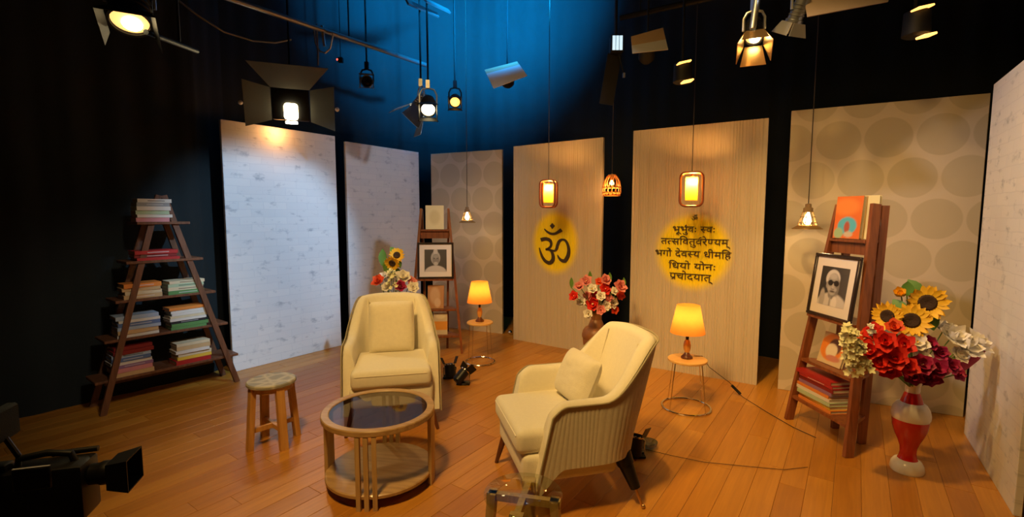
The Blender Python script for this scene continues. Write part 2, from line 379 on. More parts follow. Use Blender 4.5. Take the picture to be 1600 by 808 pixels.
def flute_panel_mat(name, cu, cv, ru, rv):
    m, nt, b = nodes(name)
    tc = nt.nodes.new('ShaderNodeTexCoord'); sp = nt.nodes.new('ShaderNodeSeparateXYZ'); nt.links.new(tc.outputs['Object'], sp.inputs[0])
    mp = nt.nodes.new('ShaderNodeMapping'); mp.inputs['Scale'].default_value = (40, 1, 1.2); nt.links.new(tc.outputs['Object'], mp.inputs['Vector'])
    n = nt.nodes.new('ShaderNodeTexNoise'); n.inputs['Scale'].default_value = 1.5; n.inputs['Detail'].default_value = 4; nt.links.new(mp.outputs[0], n.inputs['Vector'])
    base = mixcol(nt, n.outputs['Fac'], (0.50, 0.43, 0.345), (0.62, 0.55, 0.45))
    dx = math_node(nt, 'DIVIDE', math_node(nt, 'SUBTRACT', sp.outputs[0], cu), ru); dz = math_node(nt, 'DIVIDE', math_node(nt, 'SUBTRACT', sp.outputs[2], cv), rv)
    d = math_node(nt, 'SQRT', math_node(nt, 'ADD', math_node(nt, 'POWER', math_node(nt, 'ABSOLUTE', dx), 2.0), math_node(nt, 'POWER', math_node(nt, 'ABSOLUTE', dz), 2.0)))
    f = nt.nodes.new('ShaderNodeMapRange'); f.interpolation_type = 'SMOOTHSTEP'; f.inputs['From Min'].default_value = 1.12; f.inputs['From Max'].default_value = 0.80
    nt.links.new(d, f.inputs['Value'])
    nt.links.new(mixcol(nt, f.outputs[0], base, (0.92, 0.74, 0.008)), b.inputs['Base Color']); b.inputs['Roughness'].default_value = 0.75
    return m

# ------------------------------------------------------------------ floor
PA = math.atan2(534, 757)                          # plank direction, measured from +Y towards +X
dv = Vector((math.sin(PA), math.cos(PA), 0)); nv = Vector((math.cos(PA), -math.sin(PA), 0))
fl = MB().box((0, 2.4, -0.04), (13, 11, 0.05)).build('floor', M['subfloor'], sharp=None); struct(fl)
PW, PL = 0.128, 1.15
def plank_mb(l):
    mb = MB(); a, b, g, c = PW / 2 - 0.0006, l / 2 - 0.0006, 0.0025, 0.0012
    vs = [(-a, -b, -0.014), (a, -b, -0.014), (a, b, -0.014), (-a, b, -0.014), (-a, -b, -c), (a, -b, -c), (a, b, -c), (-a, b, -c), (-a + g, -b + g, 0), (a - g, -b + g, 0), (a - g, b - g, 0), (-a + g, b - g, 0)]
    fs = [(8, 9, 10, 11)] + [(i, (i + 1) % 4, 4 + (i + 1) % 4, 4 + i) for i in range(4)] + [(4 + i, 4 + (i + 1) % 4, 8 + (i + 1) % 4, 8 + i) for i in range(4)]
    return mb.add(vs, fs)
plank_me = plank_mb(PL).mesh('plank', M['plank'], sharp=None)
rng = random.Random(5)
far = MB(); cand = []
for i in range(-44, 45):
    off = rng.random() * PL
    for j in range(-8, 9):
        p = nv * (i * PW) + dv * (j * PL + off) + Vector((0, 2.6, 0))
        if not (-6.3 < p.x < 6.3 and -2.9 < p.y < 7.9): continue
        dcam = p.y
        u = abs(p.x) / max(p.y, 0.3)
        inview = p.y > 1.75 and p.y < 6.3 and u < 1.16 + 0.35 / max(p.y, .3)
        if p.x < -0.6 and p.y > 3.75 + (p.x + 3.47) * 1.28 + 0.55: inview = False
        if p.x > 0 and p.y > 5.95 - p.x * 0.66 + 0.45: inview = False
        cand.append((0 if inview else 1, p.length, p))
cand.sort(key=lambda t: (t[0], t[1]))
rotz = -PA
for k, (o_, d_, p) in enumerate(cand):
    if k < 298 and o_ == 0:
        o = bpy.data.objects.new('plank', plank_me); C.objects.link(o); o.parent = fl; o.location = p; o.rotation_euler = (0, 0, rotz)
    else:
        far.add(plank_mb(PL).v, plank_mb(PL).f, Matrix.Translation(p) @ Matrix.Rotation(rotz, 4, 'Z'))
fo = far.build('plank_field', M['plank'], fl, sharp=None); fo['kind'] = 'stuff'

# ------------------------------------------------------------------ black drapes round the studio, ceiling
CEIL = 4.7; HAZE = 0.10
def drape(name, pts, fold=0.26, depth=0.008):
    P = [Vector((x, y, 0)) for x, y in pts]; line = []
    run = 0
    for a, b in zip(P, P[1:]):
        L = (b - a).length; n = max(2, int(L / 0.022)); t = (b - a).normalized(); q = Vector((t.y, -t.x, 0))
        for i in range(n):
            s = L * i / n; env = min(1, s / 0.1, (L - s) / 0.1)
            ph = 2 * math.pi * (run + s) / fold + 1.3 * math.sin((run + s) * 3.1)
            line.append(a + t * s + q * (depth * env * math.sin(ph)))
        run += L
    line.append(P[-1])
    mb = MB(); vs = []; fs = []; hs = (0.0, 1.5, 3.2, CEIL)
    for h in hs:
        for p in line: vs.append((p.x, p.y, h))
    n = len(line)
    for k in range(len(hs) - 1):
        for i in range(n - 1): fs.append((k * n + i, k * n + i + 1, (k + 1) * n + i + 1, (k + 1) * n + i))
    mb.add(vs, fs); return struct(mb.build(name, M['black_cloth'], sharp=180))
drape('wall_left', [(-5.4, -2.6), (-5.2, 1.7), (-3.52, 3.80), (-2.92, 4.58), (-2.90, 5.0)])
drape('wall_back', [(-2.90, 5.0), (-1.95, 6.75), (-0.85, 7.5), (0.6, 7.0), (2.6, 5.25)])
drape('wall_right', [(2.6, 5.25), (4.2, 4.1), (4.6, 2.2), (4.6, -2.6)])
drape('wall_rear', [(4.6, -2.6), (-5.4, -2.6)])
struct(MB().box((0, 2.4, CEIL + 0.05), (13, 11, 0.1)).build('ceiling', M['ceiling'], sharp=None))

# thin studio haze under the ceiling of the set, as the photograph's light beams show
hm = bpy.data.materials.new('thin_haze'); hm.use_nodes = True; nt = hm.node_tree; nt.nodes.remove(nt.nodes['Principled BSDF'])
vs_ = nt.nodes.new('ShaderNodeVolumeScatter'); vs_.inputs['Color'].default_value = (0.9, 0.95, 1.0, 1);  vs_.inputs['Anisotropy'].default_value = 0.2
tc_ = nt.nodes.new('ShaderNodeTexCoord'); sp_ = nt.nodes.new('ShaderNodeSeparateXYZ'); nt.links.new(tc_.outputs['Object'], sp_.inputs[0])
mr_ = nt.nodes.new('ShaderNodeMapRange'); mr_.interpolation_type = 'SMOOTHSTEP'; mr_.inputs['From Min'].default_value = 1.6; mr_.inputs['From Max'].default_value = 0.2; mr_.inputs['To Max'].default_value = HAZE
nt.links.new(sp_.outputs[0], mr_.inputs['Value']); nt.links.new(mr_.outputs[0], vs_.inputs['Density'])
nt.links.new(vs_.outputs[0], nt.nodes['Material Output'].inputs['Volume'])
hz = MB().prism([(-2.28, 6.02), (1.66, 6.02), (0.56, 6.93), (-0.84, 7.41), (-1.88, 6.68)], 2.55, CEIL - 0.02).build('haze', hm, sharp=None); hz['kind'] = 'stuff'; tag(hz, 'thin bluish haze hanging before the back drape above the panels', 'haze')

# ------------------------------------------------------------------ backdrop panels
def panel(a, b, h, m, label, fluted=False, t=0.035, seed=1):
    a = Vector((*a, 0)); b = Vector((*b, 0)); L = (b - a).length; ang = math.atan2(b.y - a.y, b.x - a.x)
    root = MB(); r = random.Random(seed)
    if not fluted:
        root.rbox((L / 2, t / 2, h / 2), (L, t, h), 0.003, 1)
    else:
        xs = [0.0]; ys = [0.0]; x = 0.012
        while x < L - 0.03:
            wd = r.choice((0.016, 0.02, 0.026)); dp = r.choice((0.002, 0.003, 0.0045))
            xs += [x, x + 0.0035, x + wd - 0.0035, x + wd]; ys += [0.0, -dp, -dp, 0.0]; x += wd + 0.004
        xs.append(L); ys.append(0.0); n = len(xs)
        vs = [(xs[i], ys[i], z) for z in (0, h) for i in range(n)]
        fs = [(i, i + 1, n + i + 1, n + i) for i in range(n - 1)]
        vs += [(0, t, 0), (L, t, 0), (0, t, h), (L, t, h)]; k = 2 * n
        fs += [(k, k + 1, k + 3, k + 2), (0, k, k + 2, n), (n - 1, 2 * n - 1, k + 3, k + 1), tuple(range(n)) + (k + 1, k), tuple(range(n, 2 * n)) + (k + 3, k + 2)]
        root.add(vs, fs)
    o = root.build('backdrop_panel', m, sharp=20); o.location = a; o.rotation_euler = (0, 0, ang)
    tag(o, label, 'panel', 'backdrop panels'); 
    # timber prop behind each flat
    pr = MB(); pr.box((L / 2, t + 0.012, 0.9), (0.06, 0.02, 1.7)); pr.bar((L / 2, t + 0.02, 1.3), (L / 2, t + 0.3, 0.0), 0.04, 0.03); pr.build('rear_prop', M['shelf_wood'], o)
    return o, L
BR1 = brick_panel_mat('white_brick_print_one', 0.7); BR2 = brick_panel_mat('white_brick_print_two', 2.9); BR3 = brick_panel_mat('white_brick_print_three', 5.3)
panel((-2.716, 4.628), (-2.005, 5.612), 2.42, BR1, 'large white brick-print backdrop panel beside the tall bookcase')
panel((-1.93, 5.73), (-1.27, 6.72), 2.38, BR2, 'narrow-looking white brick-print backdrop panel behind the facing armchair')
panel((-1.09, 6.62), (-0.124, 6.165), 2.345, dot_panel_mat('beige_dot_print_one', 0.30, 2.05), 'beige dotted backdrop panel behind the small lamp at the back corner')
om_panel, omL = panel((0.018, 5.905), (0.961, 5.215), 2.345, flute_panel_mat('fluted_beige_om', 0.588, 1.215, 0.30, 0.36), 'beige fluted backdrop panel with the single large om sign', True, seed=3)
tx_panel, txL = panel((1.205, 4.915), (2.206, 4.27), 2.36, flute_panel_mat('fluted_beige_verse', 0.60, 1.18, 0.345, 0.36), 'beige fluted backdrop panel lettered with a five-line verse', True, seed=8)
panel((2.344, 4.172), (3.427, 3.572), 2.40, dot_panel_mat('beige_dot_print_two', 0.34, 2.13), 'large beige dotted backdrop panel behind the ladder shelf and sunflowers')
panel((3.18, 3.30), (2.56, 2.36), 2.39, BR3, 'white brick-print backdrop panel at the edge beside the red vase')

# ------------------------------------------------------------------ lettering
GL = json.loads('{"\\u092d":[352,[[[87,316],[70,315],[42,303],[31,292],[25,278],[23,260],[25,241],[33,225],[45,213],[62,204],[105,195],[109,230],[69,239],[58,252],[58,267],[69,281],[85,284],[108,277],[119,263],[125,239],[127,161],[94,158],[85,150],[82,139],[88,119],[102,98],[122,82],[142,76],[154,79],[163,89],[166,125],[267,125],[267,0],[307,0],[307,275],[359,275],[359,311],[201,311],[201,275],[267,275],[267,161],[166,161],[165,238],[156,277],[146,293],[129,306],[110,314]]]],"\\u0942":[0,[[[-106,3],[-57,4],[-16,-9],[34,-45],[73,-95],[42,-114],[23,-89],[-14,-51],[-33,-38],[-55,-31],[-78,-29],[-106,-33],[-124,-45],[-128,-54],[-128,-75],[-117,-91],[-99,-97],[-80,-98],[-44,-88],[-32,-123],[-68,-133],[-110,-132],[-129,-125],[-145,-114],[-157,-100],[-164,-83],[-167,-63],[-164,-45],[-156,-29],[-144,-15],[-126,-3]]]],"\\u0941":[0,[[[-87,4],[-45,3],[-25,-3],[-10,-14],[2,-28],[9,-45],[8,-84],[1,-100],[-12,-115],[-30,-125],[-52,-132],[-79,-134],[-109,-131],[-137,-124],[-185,-94],[-228,-50],[-197,-29],[-160,-68],[-123,-91],[-94,-97],[-49,-94],[-31,-82],[-26,-61],[-27,-51],[-38,-37],[-56,-29],[-74,-29],[-111,-40],[-124,-6]]]],"\\u0930":[205,[[[0,275],[0,311],[212,311],[212,275],[160,275],[167,247],[167,212],[163,196],[149,170],[127,150],[84,127],[136,73],[198,21],[171,-6],[98,60],[46,117],[23,153],[20,170],[23,182],[34,193],[52,197],[74,191],[91,175],[102,182],[119,200],[127,222],[124,264],[120,275]]]],"\\u094d":[0,[[[-74,-20],[-24,-25],[-6,-32],[25,-53],[76,-114],[47,-134],[14,-90],[-21,-65],[-62,-57],[-84,-59],[-90,-22]]]],"\\u0935":[278,[[[0,275],[0,311],[286,311],[286,275],[234,275],[234,0],[194,0],[194,83],[148,62],[117,59],[83,64],[69,70],[44,87],[28,112],[24,127],[26,169],[36,191],[52,209],[73,222],[98,229],[150,231],[177,227],[175,191],[130,196],[94,190],[71,172],[65,159],[65,128],[71,116],[79,106],[103,95],[134,95],[149,99],[174,113],[194,130],[194,275]]]],"\\u0903":[136,[[[62,248],[85,245],[99,226],[96,202],[77,187],[54,190],[40,209],[43,233]],[[62,90],[85,87],[99,67],[96,43],[77,28],[54,31],[40,51],[43,75]]]],"\\u0938":[338,[[[0,275],[0,311],[346,311],[346,275],[294,275],[294,0],[253,0],[253,133],[224,127],[176,126],[106,139],[84,127],[132,73],[190,21],[163,-6],[80,76],[30,138],[23,153],[20,170],[28,188],[42,196],[67,194],[91,175],[97,182],[105,199],[109,229],[101,275]],[[141,275],[148,247],[148,216],[136,174],[131,167],[166,162],[209,162],[253,170],[253,275]]]],"\\u0938h":[246,[[[0,275],[0,311],[246,311],[246,275],[141,275],[148,247],[148,216],[144,193],[131,167],[185,161],[246,168],[246,131],[190,126],[131,132],[106,139],[84,127],[132,73],[190,21],[163,-6],[80,76],[30,138],[23,153],[20,170],[28,188],[42,196],[67,194],[91,175],[97,182],[105,199],[109,229],[101,275]]]],"\\u0924":[285,[[[0,275],[0,311],[292,311],[292,275],[241,275],[241,0],[200,0],[200,164],[127,164],[100,161],[82,155],[68,142],[64,132],[65,102],[71,87],[96,55],[136,20],[109,-6],[66,34],[34,76],[24,105],[26,143],[34,161],[47,176],[82,194],[115,199],[200,200],[200,275]]]],"\\u0924h":[193,[[[0,275],[0,311],[193,311],[193,299],[193,275]],[[115,199],[193,200],[193,164],[112,163],[90,158],[75,150],[64,132],[63,119],[65,102],[82,71],[136,20],[109,-6],[53,48],[28,90],[23,121],[26,143],[40,169],[57,183],[82,194]]]],"\\u093f":[130,[[[103,445],[133,448],[178,444],[220,431],[258,410],[293,381],[324,347],[352,308],[310,308],[257,366],[201,400],[142,412],[102,405],[76,386],[67,357],[75,324],[83,311],[137,311],[137,275],[85,275],[85,0],[45,0],[45,275],[0,275],[0,311],[40,311],[30,335],[27,362],[30,386],[39,407],[56,425],[77,438]]]],"\\u0947":[0,[[[-176,447],[-142,447],[-126,442],[-100,425],[-77,392],[-47,308],[-85,308],[-105,370],[-120,394],[-137,407],[-165,411],[-193,405],[-205,441]]]],"\\u0923":[362,[[[0,275],[0,311],[369,311],[369,275],[317,275],[317,0],[277,0],[277,275],[210,275],[208,135],[198,107],[185,91],[154,76],[126,73],[97,76],[74,86],[57,103],[47,121],[42,144],[40,275]],[[80,275],[82,146],[93,121],[116,109],[140,110],[152,116],[166,137],[169,163],[170,275]]]],"\\u0923h":[269,[[[0,275],[0,311],[269,311],[269,275],[210,275],[210,147],[206,125],[193,99],[166,80],[140,74],[97,76],[74,86],[52,111],[42,144],[40,275]],[[80,275],[82,146],[93,121],[116,109],[140,110],[152,116],[166,137],[169,163],[170,275]]]],"\\u092f":[290,[[[0,275],[0,311],[298,311],[298,275],[246,275],[246,0],[205,0],[205,90],[172,73],[127,66],[98,69],[74,79],[54,96],[38,119],[26,145],[19,177],[53,188],[73,204],[80,229],[77,246],[62,275]],[[106,275],[118,240],[120,223],[114,191],[95,167],[65,151],[80,123],[101,107],[130,102],[160,106],[185,119],[205,137],[205,275]]]],"\\u092e":[299,[[[0,275],[0,311],[306,311],[306,275],[255,275],[255,0],[214,0],[214,125],[104,125],[103,97],[96,83],[80,76],[60,82],[29,111],[20,139],[23,150],[32,158],[63,161],[63,275]],[[104,275],[104,161],[214,161],[214,275]]]],"\\u0917":[281,[[[0,275],[0,311],[289,311],[289,275],[237,275],[237,0],[197,0],[197,275],[104,275],[103,109],[93,92],[71,90],[53,100],[37,116],[25,135],[21,154],[23,167],[33,176],[64,180],[64,275]]]],"\\u094b":[130,[[[-46,447],[-12,447],[3,442],[30,425],[53,392],[83,308],[45,308],[24,370],[10,394],[-7,407],[-35,411],[-63,405],[-75,441]],[[0,275],[0,311],[137,311],[137,275],[85,275],[85,0],[45,0],[45,275]]]],"\\u0926":[260,[[[0,275],[0,311],[267,311],[267,275],[188,275],[188,193],[130,191],[95,182],[74,166],[64,141],[65,114],[72,100],[83,87],[98,78],[119,72],[156,71],[154,99],[158,107],[171,117],[187,120],[211,115],[219,108],[229,90],[230,71],[223,56],[205,43],[240,-12],[207,-29],[171,37],[144,34],[101,39],[74,49],[51,65],[34,88],[24,118],[24,150],[31,174],[51,201],[76,216],[108,225],[148,228],[148,275]]]],"\\u0940":[130,[[[-54,446],[-12,446],[20,434],[44,408],[54,389],[82,311],[137,311],[137,275],[85,275],[85,0],[45,0],[45,275],[0,275],[0,311],[44,311],[14,388],[3,402],[-12,410],[-41,411],[-51,407],[-65,391],[-69,356],[-53,308],[-93,308],[-108,352],[-108,394],[-101,412],[-89,427],[-73,439]]]],"\\u0927":[308,[[[74,314],[94,316],[125,310],[148,292],[154,280],[153,250],[136,222],[105,241],[113,252],[115,263],[106,281],[92,284],[75,279],[62,265],[59,255],[61,226],[78,208],[112,199],[133,202],[167,201],[163,166],[134,165],[110,156],[97,139],[97,115],[110,97],[132,88],[163,88],[191,97],[213,113],[223,123],[223,275],[192,275],[192,311],[315,311],[315,275],[263,275],[263,0],[223,0],[223,75],[189,58],[142,52],[117,54],[97,60],[79,72],[66,87],[58,105],[56,134],[64,160],[74,174],[47,190],[36,201],[23,229],[21,247],[30,282],[56,307]]]],"\\u0939":[266,[[[0,275],[0,311],[273,311],[273,275],[221,275],[221,197],[98,196],[85,193],[78,186],[75,174],[77,161],[92,142],[142,150],[182,145],[211,132],[230,112],[241,77],[233,42],[210,17],[174,1],[161,35],[190,49],[200,64],[202,74],[195,96],[175,110],[140,115],[119,113],[101,108],[77,90],[69,62],[72,42],[80,22],[98,0],[151,-45],[124,-71],[96,-48],[54,-5],[40,17],[32,40],[29,65],[32,88],[43,108],[58,124],[38,155],[35,176],[37,193],[53,217],[79,229],[101,232],[181,233],[181,275]]]],"\\u0928":[278,[[[0,311],[0,275],[193,275],[193,185],[49,185],[25,178],[19,159],[23,140],[35,121],[51,105],[77,94],[95,101],[101,113],[102,149],[193,149],[193,0],[233,0],[233,275],[285,275],[285,311]]]],"\\u092a":[284,[[[0,275],[0,311],[292,311],[292,275],[240,275],[240,0],[199,0],[199,96],[168,80],[127,73],[91,80],[72,90],[56,107],[46,129],[40,159],[40,275]],[[80,275],[82,152],[86,133],[95,120],[116,110],[145,110],[169,118],[199,140],[199,275]]]],"\\u091a":[317,[[[0,275],[0,311],[325,311],[325,275],[273,275],[273,0],[233,0],[233,83],[202,67],[174,60],[134,61],[113,69],[95,81],[82,96],[73,115],[71,138],[73,156],[93,186],[19,185],[19,221],[166,221],[195,220],[191,185],[141,180],[118,163],[112,151],[112,124],[117,113],[135,99],[159,94],[189,99],[213,112],[233,130],[233,275]]]],"\\u093e":[130,[[[0,275],[0,311],[137,311],[137,275],[85,275],[85,0],[45,0],[45,275]]]],"\\u0950":[451,[[[269,432],[288,430],[300,415],[298,395],[282,384],[263,386],[252,401],[254,421]],[[337,408],[343,429],[380,417],[370,386],[357,362],[341,345],[322,334],[301,327],[254,327],[233,334],[214,347],[197,364],[182,388],[170,417],[204,428],[223,389],[246,366],[278,358],[295,360],[310,366],[321,377]],[[133,315],[173,314],[193,307],[209,297],[220,282],[227,266],[230,248],[225,223],[213,201],[193,185],[213,173],[229,173],[241,178],[296,252],[321,268],[336,272],[365,272],[389,264],[410,247],[424,221],[428,204],[426,159],[418,137],[405,120],[388,106],[366,98],[342,96],[314,99],[290,111],[269,127],[293,154],[324,134],[354,132],[375,144],[387,168],[388,200],[378,224],[361,236],[342,237],[320,223],[284,167],[266,149],[243,138],[229,137],[234,118],[232,88],[225,70],[212,57],[177,42],[156,40],[128,44],[103,54],[80,72],[57,98],[15,178],[50,191],[80,130],[97,107],[114,90],[132,80],[164,77],[184,85],[190,92],[196,114],[191,136],[178,156],[159,174],[130,171],[128,206],[164,211],[184,226],[190,247],[185,267],[170,277],[151,281],[118,276],[86,263],[73,297],[105,310]]]]}')
def halant_lines():
    # each line: list of glyph keys, '#' = reph hook over the letter just set, '/' = rakar stroke, ' ' = space
    return [
        (['\u0950'], 0.580, 0.640, 1.476, 1.534),
        (['\u092d', '\u0942', '\u092d', '#', '\u0941', '\u0935', '\u0903', ' ', '\u0938h', '\u0935', '\u0903'], 0.408, 0.798, 1.366, 1.422),
        (['\u0924', '\u0924h', '\u0938', '\u093f', '\u0935', '\u0924', '\u0941', '\u0935', '#', '\u0930', '\u0947', '\u0923h', '\u092f', '\u092e', '\u094d'], 0.301, 0.913, 1.249, 1.307),
        (['\u092d', '\u0917', '\u094b', '#', ' ', '\u0926', '\u0947', '\u0935', '\u0938h', '\u092f', ' ', '\u0927', '\u0940', '\u092e', '\u093f', '\u0939'], 0.246, 0.939, 1.132, 1.190),
        (['\u093f', '\u0927', '\u092f', '\u094b', ' ', '\u092f', '\u094b', '\u0928', '\u0903'], 0.381, 0.815, 1.017, 1.073),
        (['\u092a', '/', '\u091a', '\u094b', '\u0926', '\u092f', '\u093e', '\u0924', '\u094d'], 0.393, 0.772, 0.914, 0.974)]
REPH = [[-46, 300], [-52, 345], [-40, 385], [-12, 402], [20, 392], [34, 368], [12, 358], [-4, 370], [-18, 356], [-20, 330], [-14, 300]]
RAKAR = [[-88, 60], [-88, 100], [-205, 8], [-188, -22]]
M['ink'] = mat('dark_brown_cut_letters', (0.045, 0.028, 0.012), 0.6)
def flat_letters(name, loops_list, parent, sx, sz, ox, oz, depth=0.004):
    cu = bpy.data.curves.new(name, 'CURVE'); cu.dimensions = '2D'; cu.fill_mode = 'BOTH'; cu.extrude = depth
    for lp in loops_list:
        sp = cu.splines.new('POLY'); sp.points.add(len(lp) - 1); sp.use_cyclic_u = True
        for p, (x, y) in zip(sp.points, lp): p.co = (x * sx + ox, y * sz + oz, 0, 1)
    tmp = bpy.data.objects.new(name, cu); C.objects.link(tmp); bpy.context.view_layer.update()
    me = bpy.data.meshes.new_from_object(tmp.evaluated_get(bpy.context.evaluated_depsgraph_get()))
    bpy.data.objects.remove(tmp); bpy.data.curves.remove(cu)
    me.materials.clear(); me.materials.append(M['ink'])
    o = bpy.data.objects.new(name, me); C.objects.link(o); o.parent = parent
    o.rotation_euler = (R(90), 0, 0); o.location = (0, -0.008, 0); return o
for seq, u0, u1, base, head in halant_lines():
    pen = 0; items = []; lx = 0; total = 0
    for g in seq:
        if g == ' ': pen += 150; continue
        if g == '#': items.append((REPH, pen - 75, True)); continue
        if g == '/': items.append((RAKAR, pen, True)); continue
        a, lps = GL[g]
        items.append((lps, pen, False)); pen += a
    sx = (u1 - u0) / pen; sz = (head - base) / (311 if seq[0] != '\u0950' else 433)
    for shape, x0, single in items:
        lps = [shape] if single else shape
        o = flat_letters('letter', [[(x + x0, y) for x, y in lp] for lp in lps], tx_panel, sx, sz, u0, base, 0.004)
def stroke(pts):
    L = []; Rr = []; pts = [(x, y, w_ * 0.84) for x, y, w_ in pts]
    P = [Vector((x, -y)) for x, y, _ in pts]
    Q = []
    for i in range(len(P) - 1):                       # catmull-rom resample
        p0, p1, p2, p3 = P[max(i - 1, 0)], P[i], P[i + 1], P[min(i + 2, len(P) - 1)]
        for k in range(5):
            t = k / 5; Q.append((0.5 * (2 * p1 + (p2 - p0) * t + (2 * p0 - 5 * p1 + 4 * p2 - p3) * t * t + (3 * p1 - p0 - 3 * p2 + p3) * t ** 3), pts[i][2] * (1 - t) + pts[i + 1][2] * t))
    Q.append((P[-1], pts[-1][2]))
    for i, (p, wd) in enumerate(Q):
        a = Q[max(i - 1, 0)][0]; b = Q[min(i + 1, len(Q) - 1)][0]; t = (b - a).normalized(); n = Vector((-t.y, t.x))
        L.append(p + n * wd / 2); Rr.append(p - n * wd / 2)
    return L, Rr
om = MB()
def px_uv(x, y): return (0.372 + (x - 95) * 0.415 / 400, 1.435 - ((-y) - 150) * 0.475 / 530)
for st in ([(122, 366, 58), (180, 350, 50), (232, 362, 46), (258, 405, 36), (245, 455, 34), (190, 490, 22)],
           [(185, 488, 30), (225, 486, 36), (258, 505, 34), (283, 560, 44), (280, 620, 56), (240, 658, 56), (185, 640, 46), (145, 590, 36), (118, 525, 26), (102, 468, 8)],
           [(255, 492, 22), (300, 500, 26), (326, 478, 42), (340, 430, 44), (362, 375, 42), (400, 352, 30), (440, 366, 32), (470, 420, 36), (482, 490, 44), (470, 560, 54), (435, 618, 56), (392, 616, 44), (360, 588, 28), (340, 550, 8)],
           [(166, 222, 8), (205, 258, 28), (255, 282, 36), (305, 280, 36), (345, 260, 42), (388, 230, 56)]):
    L, Rr = stroke(st); n = len(L); vs = []
    for dz in (-0.012, -0.004):
        for p in L + Rr:
            u, v = px_uv(p.x, p.y); vs.append((u, dz, v))
    fs = []
    for i in range(n - 1):
        fs += [(i, i + 1, n + i + 1, n + i), (2 * n + i, 3 * n + i, 3 * n + i + 1, 2 * n + i + 1), (i, 2 * n + i, 2 * n + i + 1, i + 1), (n + i, n + i + 1, 3 * n + i + 1, 3 * n + i)]
    fs += [(0, n, 3 * n, 2 * n), (n - 1, 3 * n - 1, 4 * n - 1, 2 * n - 1)]
    om.add(vs, fs)
dm = [px_uv(x, -y) for x, y in ((270, 146), (302, 183), (272, 222), (240, 183))]
om.add([(u, y, v) for y in (-0.012, -0.004) for u, v in dm], [(0, 1, 2, 3), (7, 6, 5, 4)] + [(i, (i + 1) % 4, 4 + (i + 1) % 4, 4 + i) for i in range(4)])
oo = om.build('om_symbol', M['ink'], om_panel, sharp=30)

